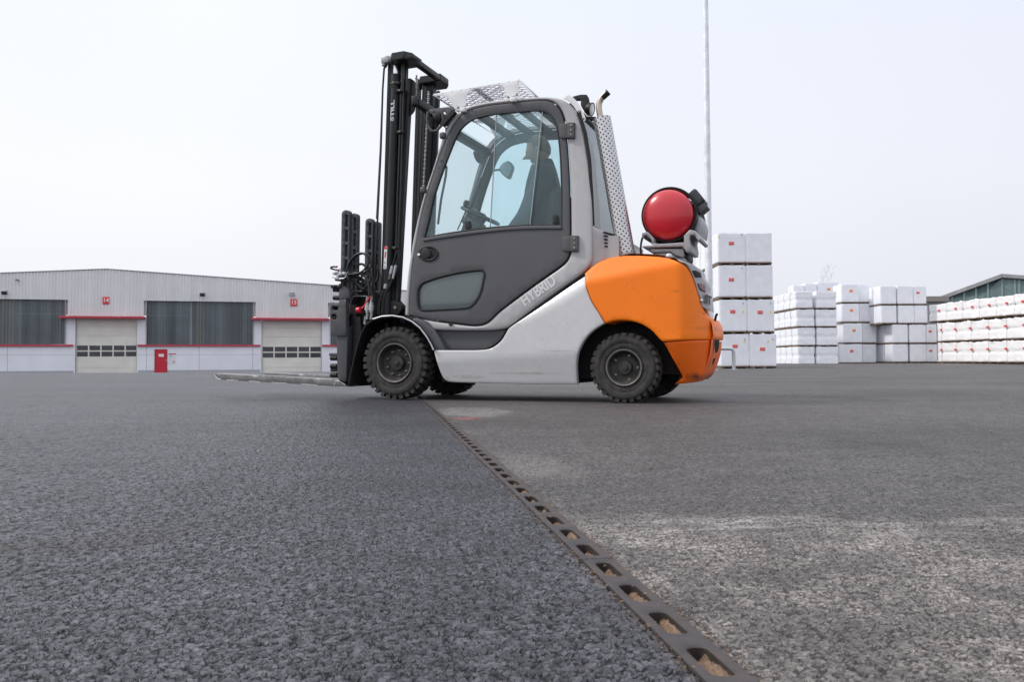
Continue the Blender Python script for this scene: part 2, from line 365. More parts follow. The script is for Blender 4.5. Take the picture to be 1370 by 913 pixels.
def scuff(m, spots, col, speck=True):
    """dirt and rubber marks with a shape of their own, at fixed places on the part"""
    N = m.node_tree.nodes; L = m.node_tree.links; b = N['Principled BSDF']; src = b.inputs['Base Color'].links[0].from_socket
    tc = N.new('ShaderNodeTexCoord'); sp = N.new('ShaderNodeSeparateXYZ'); L.new(tc.outputs['Object'], sp.inputs[0])
    nz = N.new('ShaderNodeTexNoise'); nz.inputs['Scale'].default_value = 18; nz.inputs['Detail'].default_value = 6; nz.inputs['Roughness'].default_value = .65; L.new(tc.outputs['Object'], nz.inputs['Vector'])
    def mt(op, a, b_):
        n = N.new('ShaderNodeMath'); n.operation = op
        for i, q in enumerate((a, b_)):
            if isinstance(q, (int, float)): n.inputs[i].default_value = q
            else: L.new(q, n.inputs[i])
        return n.outputs[0]
    for x, z, rx, rz, k in spots:
        a = mt('DIVIDE', mt('SUBTRACT', sp.outputs[0], x), rx); c = mt('DIVIDE', mt('SUBTRACT', sp.outputs[2], z), rz)
        r = mt('ADD', mt('ADD', mt('MULTIPLY', a, a), mt('MULTIPLY', c, c)), mt('MULTIPLY', mt('SUBTRACT', nz.outputs[0], .5), 3.0))
        mr = N.new('ShaderNodeMapRange'); L.new(r, mr.inputs[0]); mr.inputs[1].default_value = 1; mr.inputs[2].default_value = -.2; mr.inputs[4].default_value = k
        mx = N.new('ShaderNodeMixRGB'); L.new(mr.outputs[0], mx.inputs[0]); L.new(src, mx.inputs[1]); mx.inputs[2].default_value = (*col, 1); src = mx.outputs[0]
    if speck:
        v = N.new('ShaderNodeTexVoronoi'); v.inputs['Scale'].default_value = 22; L.new(tc.outputs['Object'], v.inputs['Vector'])
        k = mt('LESS_THAN', v.outputs['Distance'], .075); mx = N.new('ShaderNodeMixRGB'); L.new(mt('MULTIPLY', k, .55), mx.inputs[0]); L.new(src, mx.inputs[1]); mx.inputs[2].default_value = (*[q*.5 for q in col], 1); src = mx.outputs[0]
    L.new(src, b.inputs['Base Color'])

# ------------------------------------------------------------------ ground: one sheet, fine near the viewer, out to the horizon
da = ground_at(949.4, 887.3); db = ground_at(566.5, 536.5)
GV = Vector((db.x-da.x, db.y-da.y, 0)).normalized(); GU = Vector((GV.y, -GV.x, 0))
GO = Vector((da.x, da.y, 0)); GO = GO - GV*(GO.dot(GV))               # drain axis, v = 0 abreast of the viewer
GM = Matrix(((GU.x, GV.x, 0, GO.x), (GU.y, GV.y, 0, GO.y), (0, 0, 1, 0), (0, 0, 0, 1)))
def sstep(a, b, x):
    t = np.clip((x-a)/(b-a), 0, 1); return t*t*(3-2*t)
def ground_h(x, y):
    """the yard falls gently towards the warehouse and rises a hand's breadth under the far stacks"""
    return -.52*sstep(22, 62, y)*sstep(6, -8, x) + .10*sstep(9, 17, x)*sstep(34, 44, y)
def series(start, stop, d0, rate, knee):
    a = [start]
    while a[-1] < stop: a.append(a[-1] + d0 + rate*max(0, a[-1]-knee))
    return a
ur = series(.0226, 4200, .0031, .018, .75)
us = np.array([-q for q in ur[::-1]] + [-.0216, 0, .0216] + ur)
vf = series(.46, 7, .0026, .0042, .6); vf2 = series(vf[-1]+.05, 9000, .05, .022, 7)
vs_ = np.array([-4000, -800, -200, -60, -20, -8, -4, -2, -1, -.4, -.1, .1, .25, .35, .41] + vf + vf2)
UU, VV = np.meshgrid(us, vs_); WX = GM[0][0]*UU+GM[0][1]*VV+GM[0][3]; WY = GM[1][0]*UU+GM[1][1]*VV+GM[1][3]
ZZ = ground_h(WX, WY) - .10*((np.abs(UU) < .022) & (VV < 26) & (VV > -.5))
nu, nv = len(us), len(vs_)
co = np.stack([UU, VV, ZZ], -1).reshape(-1, 3).astype(np.float32)
idx = np.arange(nu*nv).reshape(nv, nu)
q = np.stack([idx[:-1, :-1], idx[:-1, 1:], idx[1:, 1:], idx[1:, :-1]], -1).reshape(-1, 4).astype(np.int32)
gm = bpy.data.meshes.new('asphalt_ground'); gm.vertices.add(len(co)); gm.vertices.foreach_set('co', co.ravel())
gm.loops.add(q.size); gm.loops.foreach_set('vertex_index', q.ravel()); gm.polygons.add(len(q))
gm.polygons.foreach_set('loop_start', np.arange(0, q.size, 4, dtype=np.int32)); gm.polygons.foreach_set('use_smooth', np.ones(len(q), bool)); gm.update(calc_edges=True)
go = bpy.data.objects.new('asphalt_ground', gm); C.objects.link(go); go.matrix_world = GM
tag(go, 'grey asphalt yard, dark coarse surface left of the drain and paler dusty surface right of it', kind='structure')

class NG:
    def __init__(s, m): s.nt = m.node_tree; s.N = s.nt.nodes; s.L = s.nt.links
    def put(s, inp, v):
        if isinstance(v, (int, float)): inp.default_value = v
        elif isinstance(v, (tuple, list)): inp.default_value = v if len(v) == len(inp.default_value) else (*v, 1)
        else: s.L.new(v, inp)
    def m(s, op, *a):
        n = s.N.new('ShaderNodeMath'); n.operation = op
        for i, v in enumerate(a): s.put(n.inputs[i], v)
        return n.outputs[0]
    def mr(s, v, a, b, c=0., d=1., smooth=False):
        n = s.N.new('ShaderNodeMapRange'); s.put(n.inputs[0], v)
        for i, t in enumerate((a, b, c, d)): s.put(n.inputs[i+1], t)
        if smooth: n.interpolation_type = 'SMOOTHSTEP'
        return n.outputs[0]
    def noise(s, vec, scale, detail=3, rough=.5, dist=0.):
        n = s.N.new('ShaderNodeTexNoise'); s.L.new(vec, n.inputs['Vector']); n.inputs['Scale'].default_value = scale; n.inputs['Detail'].default_value = detail
        n.inputs['Roughness'].default_value = rough; n.inputs['Distortion'].default_value = dist; return n.outputs[0]
    def vor(s, vec, scale, feat='F1', rnd_=1., sm=None):
        n = s.N.new('ShaderNodeTexVoronoi'); n.feature = feat; s.L.new(vec, n.inputs['Vector']); n.inputs['Scale'].default_value = scale; n.inputs['Randomness'].default_value = rnd_
        if sm is not None: n.inputs['Smoothness'].default_value = sm
        return n
    def mix(s, f, a, b, mode='MIX'):
        n = s.N.new('ShaderNodeMixRGB'); n.blend_type = mode; s.put(n.inputs[0], f); s.put(n.inputs[1], a); s.put(n.inputs[2], b); return n.outputs[0]
    def mapping(s, vec, scale, loc=(0, 0, 0), rot=(0, 0, 0)):
        n = s.N.new('ShaderNodeMapping'); s.L.new(vec, n.inputs[0]); n.inputs['Scale'].default_value = scale; n.inputs['Location'].default_value = loc; n.inputs['Rotation'].default_value = rot; return n.outputs[0]

ga = bpy.data.materials.new('asphalt'); ga.use_nodes = True; g = NG(ga); B = g.N['Principled BSDF']
tc = g.N.new('ShaderNodeTexCoord').outputs['Object']
sx = g.N.new('ShaderNodeSeparateXYZ'); g.L.new(tc, sx.inputs[0]); gu, gv = sx.outputs[0], sx.outputs[1]
flat = g.mapping(tc, (1, 1, 0))
right = g.m('GREATER_THAN', gu, 0.0)
warp = g.N.new('ShaderNodeVectorMath'); warp.operation = 'MULTIPLY_ADD'
wn = g.N.new('ShaderNodeTexNoise'); g.L.new(flat, wn.inputs['Vector']); wn.inputs['Scale'].default_value = 70; wn.inputs['Detail'].default_value = 2
g.L.new(wn.outputs['Color'], warp.inputs[0]); warp.inputs[1].default_value = (.0045, .0045, 0); g.L.new(flat, warp.inputs[2])
wv = warp.outputs[0]
v1 = g.vor(wv, 128, 'F1'); v2 = g.vor(wv, 230, 'F1'); ve = g.vor(wv, 128, 'DISTANCE_TO_EDGE'); ve2 = g.vor(wv, 230, 'DISTANCE_TO_EDGE')
n1 = g.noise(flat, 44, 4, .6); n2 = g.noise(flat, 6, 4, .6); n3 = g.noise(flat, .55, 4, .6); nf = g.noise(flat, 420, 3, .6); nA = g.noise(flat, 74, 3, .6); nB = g.noise(flat, 150, 2, .5)
# flat-worn stone heads with narrow irregular crevices and open pores between them
crev = g.mr(g.m('ADD', ve.outputs['Distance'], g.m('MULTIPLY', g.m('SUBTRACT', nA, .47), .80)), .0, .13, 0, 1, True)
crev2 = g.mr(g.m('ADD', ve2.outputs['Distance'], g.m('MULTIPLY', g.m('SUBTRACT', nB, .45), .9)), .0, .14, 0, 1, True)
hL = g.m('ADD', g.m('ADD', g.m('MULTIPLY', crev, .50), g.m('MULTIPLY', crev2, .18)), g.m('ADD', g.m('MULTIPLY', n1, .34), g.m('MULTIPLY', nf, .08)))
# worn and patched areas (real differences of the surfacing)
edge = g.m('ADD', gv, g.m('ADD', g.m('MULTIPLY', g.m('SUBTRACT', g.noise(flat, 9, 5, .7), .5), .20), g.m('MULTIPLY', g.m('SUBTRACT', g.noise(flat, 2.2, 2, .5), .5), .35)))
edge = g.m('ADD', edge, g.m('MULTIPLY', gu, .10))
patch = g.m('MULTIPLY', g.mr(edge, 1.42, 1.60, 1, 0, True), right)
rimband = g.m('MULTIPLY', g.m('MULTIPLY', g.mr(edge, 1.22, 1.42, 0, 1, True), g.mr(edge, 1.48, 1.57, 1, 0, True)), right)
nearfade = g.mr(gv, .7, 1.1, .75, 1)
# colours
stoneL = g.mix(g.mr(v1.outputs['Color'], .2, .9), (.036, .037, .043), (.100, .102, .115))
stoneR = g.mix(g.mr(v1.outputs['Color'], .1, .9), (.060, .056, .055), (.116, .109, .107))
stoneP = g.mix(g.mr(v2.outputs['Color'], .15, .85), (.075, .069, .065), (.36, .32, .285))
speck = g.m('GREATER_THAN', g.noise(flat, 170, 2, .5), .715)
dusty = g.m('MULTIPLY', patch, g.m('MULTIPLY', g.mr(g.m('ADD', g.m('MULTIPLY', g.noise(flat, 4.5, 5, .65), .75), g.m('MULTIPLY', g.noise(flat, 60, 3, .7), .35)), .50, .66), nearfade))
streak = g.noise(g.mapping(flat, (1.6, 10, 1), rot=(0, 0, R_(8))), 2.4, 5, .7)
band = g.m('MULTIPLY', g.m('MULTIPLY', rimband, g.mr(gu, 1.1, .75)), g.m('MULTIPLY', g.mr(streak, .44, .60), g.mr(g.noise(flat, 3.1, 4, .7), .40, .62)))
colR = g.mix(patch, stoneR, g.mix(g.mr(dusty, 0, 1, .12, .95), stoneR, stoneP))
colR = g.mix(g.m('MULTIPLY', band, .85), colR, (.36, .34, .32))
# pale scuff and a red paint smudge in front of the truck
def spot(px, py, rx, rv, soft=.5):
    p = GM.inverted() @ ground_at(px, py)
    a = g.m('DIVIDE', g.m('SUBTRACT', gu, p.x), rx); b = g.m('DIVIDE', g.m('SUBTRACT', gv, p.y), rv)
    r = g.m('ADD', g.m('ADD', g.m('MULTIPLY', a, a), g.m('MULTIPLY', b, b)), g.m('MULTIPLY', g.m('SUBTRACT', g.noise(flat, 7, 5, .7), .5), 2.2))
    return g.mr(r, 1, soft, 0, 1)
colR = g.mix(g.m('MULTIPLY', spot(632, 551, .26, .5), .55), colR, (.25, .24, .23))
colR = g.mix(g.m('MULTIPLY', spot(626, 560, .09, .07), .6), colR, (.35, .07, .07))
colR = g.mix(g.m('MULTIPLY', spot(705, 625, .16, .4, .2), .35), colR, (.22, .21, .20))
stain = g.mr(g.m('ABSOLUTE', g.m('ADD', g.m('SUBTRACT', gv, g.m('MULTIPLY_ADD', gu, .42, 1.80)), g.m('MULTIPLY', g.m('SUBTRACT', n2, .5), .35))), .015, .085, 1, 0, True)
colL = g.mix(g.m('MULTIPLY', g.m('MULTIPLY', stain, g.mr(n1, .3, .6)), g.mr(gu, -1.0, -.3, .85, 0)), stoneL, (.034, .026, .022))
light = spot(280, 590, .5, 1.4, -.5)
colL = g.mix(g.m('MULTIPLY', light, .25), colL, (.12, .118, .125))
col = g.mix(right, colL, colR)
col = g.mix(g.m('MULTIPLY', speck, .6), col, (.28, .25, .22))
def crack(px, py, du, tilt, wd=.0035, k=.8):
    p = GM.inverted() @ ground_at(px, py); wr = g.m('MULTIPLY', g.m('SUBTRACT', g.noise(g.mapping(flat, (1, 1, 1), loc=(px*.01, 0, 0)), 14, 5, .75), .5), .13)
    a = g.m('ABSOLUTE', g.m('ADD', g.m('SUBTRACT', g.m('SUBTRACT', gv, p.y), g.m('MULTIPLY', g.m('SUBTRACT', gu, p.x), tilt)), wr))
    return g.m('MULTIPLY', g.m('MULTIPLY', g.mr(a, wd*.4, wd, 1, 0), g.mr(g.m('ABSOLUTE', g.m('SUBTRACT', gu, p.x)), du*.7, du, 1, 0)), k)
for a_ in ((985, 696, .10, .1), (1010, 700, .05, -.2), (800, 676, .05, 0), (1180, 610, .30, .15, .006), (230, 640, .22, .3, .006), (90, 700, .12, .25)):
    col = g.mix(crack(*a_), col, (.018, .017, .018))
for px_, py_, rx_, ry_, k_ in ((1150, 590, .25, .5, .35), (330, 560, .6, .6, .3), (120, 735, .10, .05, .5), (980, 545, .5, 1.2, .25), (1290, 840, .08, .05, .45)):
    col = g.mix(g.m('MULTIPLY', spot(px_, py_, rx_, ry_, -.3), k_), col, (.030, .029, .030))
rust = g.m('MULTIPLY', g.mr(g.m('ADD', g.m('ABSOLUTE', gu), g.m('MULTIPLY', g.m('SUBTRACT', g.noise(flat, 60, 4, .7), .5), .03)), .024, .036, 1, 0), .6)
col = g.mix(rust, col, (.105, .066, .045))
# large-scale mottling, old tyre sweeps, the yard further away
big = g.m('MULTIPLY', g.mr(n3, .32, .68, .76, 1.24), g.m('MULTIPLY', g.mr(n2, .3, .7, .86, 1.14), g.mr(g.noise(flat, 13, 3, .65), .3, .7, .80, 1.20)))
far = g.noise(g.mapping(flat, (.12, .9, 1), rot=(0, 0, R_(-14))), 1.1, 5, .65)
big = g.m('MULTIPLY', big, g.mr(far, .3, .7, .80, 1.22))
vmm = g.N.new('ShaderNodeVectorMath'); vmm.operation = 'SCALE'; g.L.new(col, vmm.inputs[0]); g.L.new(big, vmm.inputs['Scale'])
pit = g.m('MULTIPLY', g.mr(crev, 0, .9, g.m('MULTIPLY_ADD', right, .30, .04), 1.14), g.mr(crev2, 0, .9, .62, 1.05))      # colour darkest in the crevices and pores, lightest on the stone heads
vm3 = g.N.new('ShaderNodeVectorMath'); vm3.operation = 'SCALE'; g.L.new(vmm.outputs[0], vm3.inputs[0]); g.L.new(pit, vm3.inputs['Scale'])
g.L.new(vm3.outputs[0], B.inputs['Base Color'])
g.L.new(g.mix(right, (.40,)*3, (.70,)*3), B.inputs['Roughness']); B.inputs['Specular IOR Level'].default_value = .42
amp = g.m('MULTIPLY_ADD', right, -.0030, .0068)
amp = g.m('MULTIPLY', amp, g.mr(g.m('MULTIPLY', patch, 1), 0, 1, 1, 1.25))
dn = g.N.new('ShaderNodeDisplacement'); dn.inputs['Midlevel'].default_value = 1.0
g.L.new(hL, dn.inputs['Height']); g.L.new(amp, dn.inputs['Scale']); g.L.new(dn.outputs[0], g.N['Material Output'].inputs['Displacement'])
ga.displacement_method = 'BOTH'
gm.materials.append(ga)

# ------------------------------------------------------------------ slotted drain let into the asphalt
M['iron'] = mat('cast_drain_iron', (.044, .041, .044), .62, metal=.15, var=.14, vscale=30, bump=.15, bscale=150, dust=.55, dustcol=(.115, .08, .062))
M['sand'] = mat('brown_grit', (.20, .125, .08), .95, var=.5, vscale=160, bump=.8, bscale=300, dust=.6, dustcol=(.40, .30, .22))
M['slotwall'] = mat('dark_slot_wall', (.030, .022, .018), .9, var=.4, vscale=60)  # rust-brown walls, the shade inside the slots put into the colour
M['pit'] = mat('drain_pit', (.008, .007, .006), .9)
drain = empty('slot_drain', GM, 'narrow dark cast metal slotted drain channel running through the asphalt to the truck', 'drain')
HW = .0236; PITCHV = .1195; SW = .0118; SL = .040
mb = MB(); v = GM.inverted().to_3x3() @ Vector((0, 0, 0)); vstart = .30
pv = (GM.inverted() @ ground_at(949.4, 887.3)).y; v = pv - 4*PITCHV
def ringpts(r):
    out = []
    for k in range(24):
        a = 2*math.pi*k/24; c, s_ = math.cos(a), math.sin(a)
        x = SW*(abs(c)**.8)*(1 if c >= 0 else -1); y = (SL-SW)*(1 if s_ > 1e-6 else (-1 if s_ < -1e-6 else 0)) + SW*(abs(s_)**.8)*(1 if s_ >= 0 else -1)
        out.append((x*r, y*(1 if r == 1 else (SL+.0015)/SL), 0))
    return out
wl_ = MB(); n = 0
while v < 13:
    top = .0025; y0, y1 = v-PITCHV/2, v+PITCHV/2
    rect = []
    for k in range(24):
        a = 2*math.pi*k/24; c, s_ = math.cos(a), math.sin(a); m_ = max(abs(c)/1.0, abs(s_)/1.0)
        rect.append((HW*c/m_, v+PITCHV/2*s_/m_, top-.0008*(abs(c/m_) > .99)))
    i1 = [(p[0], v+p[1], top) for p in ringpts(1.13)]; i2 = [(p[0], v+p[1], top-.002) for p in ringpts(1)]; i3 = [(p[0], v+p[1], -.030) for p in ringpts(1)]
    fs = []
    for q_ in range(3):
        if q_ == 2: continue
        for k in range(24): fs.append((q_*24+k, q_*24+(k+1) % 24, (q_+1)*24+(k+1) % 24, (q_+1)*24+k))
    mb.add(rect+i1+i2, fs); wl_.add(i2+i3, [(k, (k+1) % 24, 24+(k+1) % 24, 24+k) for k in range(24)]); v += PITCHV
vend = v-PITCHV/2
mb.add([(-HW, vend, .0025), (HW, vend, .0025), (HW, 25, .0025), (-HW, 25, .0025)], [(0, 1, 2, 3)])
for s_ in (-1, 1):
    mb.add([(s_*HW, pv-4.5*PITCHV, .0017), (s_*HW, 25, .0017), (s_*HW, 25, -.03), (s_*HW, pv-4.5*PITCHV, -.03)], [(0, 1, 2, 3)])
mb.build('slotted_cover', M['iron'], drain, 60); 
for i in range(1, 13):
    vj = pv+(8*i-4.5)*PITCHV
    if vj < 12: wl_.add([(-HW, vj-.0011, .0028), (HW, vj-.0011, .0028), (HW, vj+.0011, .0028), (-HW, vj+.0011, .0028)], [(0, 1, 2, 3)])
wl_.build('slot_walls', M['slotwall'], drain, 60)
tr = MB(); tr.bbox((-.0208, pv-4.5*PITCHV, -.092), (.0208, 25, -.088)); tr.build('channel_bed', M['pit'], drain)
sg = MB(); nn = 900; cols = 9; vs2 = []; rs = random.Random(3)
for i in range(nn):
    vv = .2+ (i/nn)**1.6*7
    for j in range(cols):
        t = j/(cols-1); x = -.0195+.039*t
        fill = .5+.5*noise.noise(Vector((vv*9, 0, 3)))
        tt_ = max(0, min(1, (x+.012)/.020)); z = -.040+.036*tt_**.8*(.66+.55*fill)+rs.uniform(-.0022, .0022)
        vs2.append((x, vv, min(z, -.0025)))
sg.add(vs2, [(i*cols+j, i*cols+j+1, (i+1)*cols+j+1, (i+1)*cols+j) for i in range(nn-1) for j in range(cols-1)])
so_ = sg.build('drain_grit', M['sand'], None, None); so_.matrix_world = GM; tag(so_, 'rusty brown grit lying in the slots of the drain', kind='stuff')
# grit and crumbs scattered along the drain edges
cr = MB()
for i in range(420):
    vv = rs.uniform(.55, 4.5); x = rs.choice((-1, 1))*(HW+abs(rs.gauss(0, .006))); s_ = rs.uniform(.0008, .0026)
    if rs.random() < .3: x = rs.uniform(-HW, HW)*.97
    rot = Matrix.Rotation(rs.uniform(0, 6), 3, 'Z') @ Matrix.Rotation(rs.uniform(0, 1), 3, 'X'); cr.rbox((x, vv, .0012+s_*.3), (s_*1.6, s_, s_), s_*.25, rot)
c_ = cr.build('loose_grit', M['sand'], None, 30); c_.matrix_world = GM; tag(c_, 'loose reddish grit scattered beside the drain cover', kind='stuff')
st = MB()
for i in range(260):
    y = rs.uniform(.9, 14); x = rs.uniform(-.6, .6)*y; s_ = rs.uniform(.002, .0055)
    p = GM.inverted() @ Vector((x, y, 0))
    if abs(p.x) < .04: continue
    rot = Matrix.Rotation(rs.uniform(0, 6), 3, 'Z') @ Matrix.Rotation(rs.uniform(0, 1), 3, 'X'); st.rbox((p.x, p.y, s_*.2), (s_*1.5, s_, s_*.8), s_*.25, rot)
M['pebble'] = mat('small_stones', (.19, .17, .155), .8, var=.5, vscale=3)
c_ = st.build('scattered_stones', M['pebble'], None, 30); c_.matrix_world = GM; tag(c_, 'small loose stones scattered over the asphalt', kind='stuff')

# ================================================================== the forklift truck
pa = ground_at(527.5, 535.3); pb = ground_at(834.5, 540)
T = Frame(pa, (pb.x-pa.x, pb.y-pa.y)); u = T.u; WID = 1.10
truck = empty('forklift_truck', T.mat(), 'orange, silver and charcoal forklift truck with glazed cab, mast and forks, parked across the drain', 'forklift')
def S(a, b, t):
    t = max(0, min(1, (t-a)/(b-a))); return t*t*(3-2*t)
def xz(pts, y):
    return [(q.x, q.z) for q in (u(px, py, y) for px, py in pts)]
def UU_(pts, y): return [u(px, py, y) for px, py in pts]
cab_y = lambda x, z: .050 + .085*S(.55, 2.15, z)
off = lambda f, d: (lambda x, z: f(x, z)+d)

# ---- wheels
def wheel(px, py, R, wdt, ynear, rimR, nb, boltR, hubR, flip, name='wheel', steer=0.0, nlug=30, dish=.07):
    c = u(px, py, 0); c = Vector((c.x, ynear, R))
    w_ = empty(name, Matrix.Identity(4)); w_.parent = truck; w_.location = c; w_.rotation_euler = (0, 0, steer)
    if flip: w_.scale = (1, 1, 1)
    s = -1 if flip else 1
    t = MB(); k = R-(.022 if nlug == 30 else .015)
    prof = [(s*a, r) for a, r in ((.012, rimR), (.004, rimR+.008), (.0, rimR+.02), (.002, rimR+.04), (-.004, rimR+.052), (-.006, (rimR+k)/2+.012), (-.003, (rimR+k)/2+.03), (.006, k-.022), (.011, k-.012), (.02, k), (wdt-.02, k), (wdt-.006, k-.03), (wdt, rimR+.02), (wdt-.012, rimR))]
    t.lathe(prof, (0, 0, 0), (0, 1, 0), 72, True)
    for i in range(nlug):                                   # tread blocks, two staggered rows, each wrapping the shoulder
        for row in (0, 1):
            a = 2*math.pi*(i+.5*row)/nlug; da = 2*math.pi/nlug*.31
            ys = (s*.004, s*(wdt*.47)) if row == 0 else (s*(wdt*.53), s*(wdt-.004))
            vs = []
            for yy, tw in ((ys[0], 0), (ys[1], .07)):
                tw = tw if row == 0 else .07-tw
                sh = (yy == ys[0]) if row == 0 else (yy == ys[1])
                for da_, r_ in ((-da, k-(.034 if sh else .004)), (da, k-(.034 if sh else .004)), (da*.92, R-(.004 if sh else 0)), (-da*.92, R-(.004 if sh else 0))):
                    vs.append((math.sin(a+da_+tw)*r_, yy, math.cos(a+da_+tw)*r_))
            t.add(vs, [(3, 2, 1, 0), (4, 5, 6, 7), (0, 1, 5, 4), (1, 2, 6, 5), (2, 3, 7, 6), (3, 0, 4, 7)])
    t.build('tyre', M['rubber'], w_, 32)
    r = MB(); d = dish
    r.lathe([(s*a, q) for a, q in ((.010, rimR+.003), (-.003, rimR-.002), (-.004, rimR-.012), (.004, rimR-.018), (.02, rimR-.022), (d*.8, rimR-.034), (d, rimR-.05), (d, hubR+.01), (d, hubR), (d-.03, hubR-.004), (d-.034, hubR-.012), (d-.034, .022), (d-.045, .020), (d-.047, .001))], (0, 0, 0), (0, 1, 0), 56)
    r.build('rim', M['rim'], w_, 28)
    r = MB(); r.lathe([(s*a, q) for a, q in ((.006, rimR-.004), (-.0065, rimR-.006), (-.0075, rimR-.010), (-.003, rimR-.0145), (.006, rimR-.0175))], (0, 0, 0), (0, 1, 0), 56); r.build('rim_lip', M['rimedge'], w_, 60)
    for i in range(nb):
        a = 2*math.pi*(i+.25)/nb; p = Vector((math.sin(a)*boltR, 0, math.cos(a)*boltR)); b = MB()
        b.lathe([(s*(d-.000), .011), (s*(d-.010), .011), (s*(d-.012), .0065), (s*(d-.022), .006), (s*(d-.023), .001)], p, (0, 1, 0), 6); b.build('wheel_bolt', M['bolt'], w_, 30)
    return w_
RF, RR = .292, .284
fc = u(527.4, 486.0, 0); rc = u(834.2, 492.3, 0)
wheel(527.4, 486, fc.z, .20, 0.0, .160, 9, .100, .062, False)
wheel(527.4, 486, fc.z, .20, WID, .160, 9, .100, .062, True)
wheel(834.2, 492.3, rc.z, .17, 0.012, .135, 5, .090, .052, False, nlug=28, dish=.06)
wheel(834.2, 492.3, rc.z, .17, WID-.012, .135, 5, .090, .052, True, nlug=28, dish=.06)

# ---- dark core of the chassis, axles, inner wheel houses
b = MB(); xa, xr = fc.x, rc.x
b.bbox((xa+.02, .26, .17), (xr-.05, WID-.26, .62)); b.bbox((xa+.36, .12, .14), (xr-.42, WID-.12, .40))
b.bbox((xr-.45, .27, .20), (xr+.42, WID-.27, .80)); b.cyl((xa, .18, fc.z), (xa, WID-.18, fc.z), .10); b.cyl((xr, .16, rc.z), (xr, WID-.16, rc.z), .06)
b.bbox((xa-.12, .27, .40), (xa+.30, WID-.27, .62))
b.bbox((xr-.42, .05, .62), (xr+.1, WID-.05, .80))
b.build('chassis', M['dark'], truck)

# ---- light grey side skirts with their crease
sk = [(580.2, 469), (583.5, 482), (587.5, 497), (591, 506), (596, 510.5), (606, 512), (650, 513.2), (700, 514.4), (769.7, 514.8), (769.8, 490), (772.3, 475), (777, 463), (784, 452), (794, 442), (803, 436.2), (808.8, 433), (803, 422), (792, 404.8), (787.5, 394), (784.4, 385), (781.5, 368.5), (760, 383), (740, 397.3), (720, 411.6), (700, 425.8), (680.5, 440), (676.5, 447), (671, 455.5), (664, 462), (655, 467), (640, 468.8), (610, 468.9)]
def skirt_y(x, z):
    zc = .50+.36*S(.3, 1.9, x)*(x-.5)                     # upper facet leans in above a rising crease
    zl = .285+.05*x
    return .018+.42*max(0, z-zc)+ .20*max(0, zl-z)
panel_xz('side_skirt', xz(sk, .02), skirt_y, .05, M['skirt'], truck, bevel=.008, mirror=WID, res=.03)

# ---- dark step recess and underside
st_ = [(579.8, 441.8), (677, 441.8), (671, 452.5), (664, 459.5), (655, 465.2), (645, 468), (600, 468), (592, 467.4), (588, 457), (584, 449)]
panel_xz('step', xz(st_, .09), .085, .12, M['door'], truck, bevel=.006, mirror=WID)
b = MB(); b.bbox((fc.x+.42, .11, .135), (rc.x-.40, WID-.11, .16)); b.build('floor_plate', M['dark'], truck)

# ---- silver cab frame (ring round the door opening)
outer = [(541.2, 422), (542.7, 398), (545, 369), (548.9, 341.4), (552.7, 318.4), (560.4, 284), (568, 256.7), (577, 230.6), (586.4, 200), (593, 180), (600, 166), (606.5, 157), (614.8, 149), (625.7, 141.8), (640, 138), (660, 134.6), (682.7, 131.8), (713, 129.6), (735, 129.4), (750.6, 132.2), (763.8, 140.8), (774.7, 157.5), (781.3, 182), (785.7, 208), (789, 232), (791.2, 265), (792, 300), (792, 340), (790.3, 352), (781, 363), (752.8, 383.2), (717.8, 408.4), (691.5, 428), (682.7, 435), (674, 439.5), (663, 441.4), (647.6, 442.2), (582, 441.4), (572, 433), (562, 427.6)]
door = [(546.6, 423.4), (547.3, 398), (549.6, 369), (552.7, 346), (557.3, 320), (563.3, 287), (573, 252), (586, 212.7), (597, 184), (604, 170), (611, 159.7), (619, 152.0), (630, 145.8), (645, 141.8), (658.6, 139.5), (691.5, 136), (724.3, 133.4), (737.5, 135), (748.4, 143.2), (755, 158), (758.3, 177.6), (761.6, 221.5), (763.3, 265), (763.8, 315.7), (763.3, 337.6), (759.4, 348.6), (750.6, 357.4), (713.4, 383.7), (669.6, 416.5), (654.2, 430.8), (645.5, 435), (632.3, 436.2), (603.8, 433), (575, 429)]
def shrink(pts, k):
    c = np.mean(np.array(pts), 0); return [(px+(k if px < c[0] else -k)*min(1, abs(px-c[0])/40), py+(k if py < c[1] else -k)*min(1, abs(py-c[1])/40)) for px, py in pts]
panel_xz('cab_frame', xz(outer, cab_y), cab_y, .075, M['silver'], truck, holes=[xz(door, cab_y)], bevel=.016, mirror=WID, res=.06)

# ---- doors: charcoal leaf with window opening, lower pane, sill strip, handle, hinges
win = [(567.5, 318.2), (572.5, 297), (579.7, 265), (592.9, 225.8), (603.8, 197.4), (612.6, 177.6), (621.4, 166.7), (634.5, 158.2), (658.6, 152.6), (691.5, 149.2), (722, 147.4), (733, 150.3), (741.9, 160), (746.2, 173.3), (749.5, 199.6), (751.7, 243.4), (752, 301.4), (713.4, 301.5), (680.5, 303.2), (647.6, 305.9), (614.8, 310.3), (586.3, 315.0)]
low = [(558.6, 394), (559.6, 386), (565, 378.3), (583.4, 371.3), (614, 364), (641, 360.6), (646.8, 361.8), (649.3, 367), (645.5, 386), (642, 396), (636, 405.6), (629.5, 411.2), (622, 413.2), (590, 415.2), (565, 416.0), (560.4, 412.8), (558.8, 405)]
dy = off(cab_y, -.006)
dr = empty('cab_door', Matrix.Identity(4)); dr.parent = truck
dr2 = empty('cab_door', Matrix.Identity(4)); dr2.parent = truck
for par, mir in ((dr, None), (dr2, WID)):
    k = (lambda f: f) if mir is None else (lambda f: (lambda x, z: WID-f(x, z)))
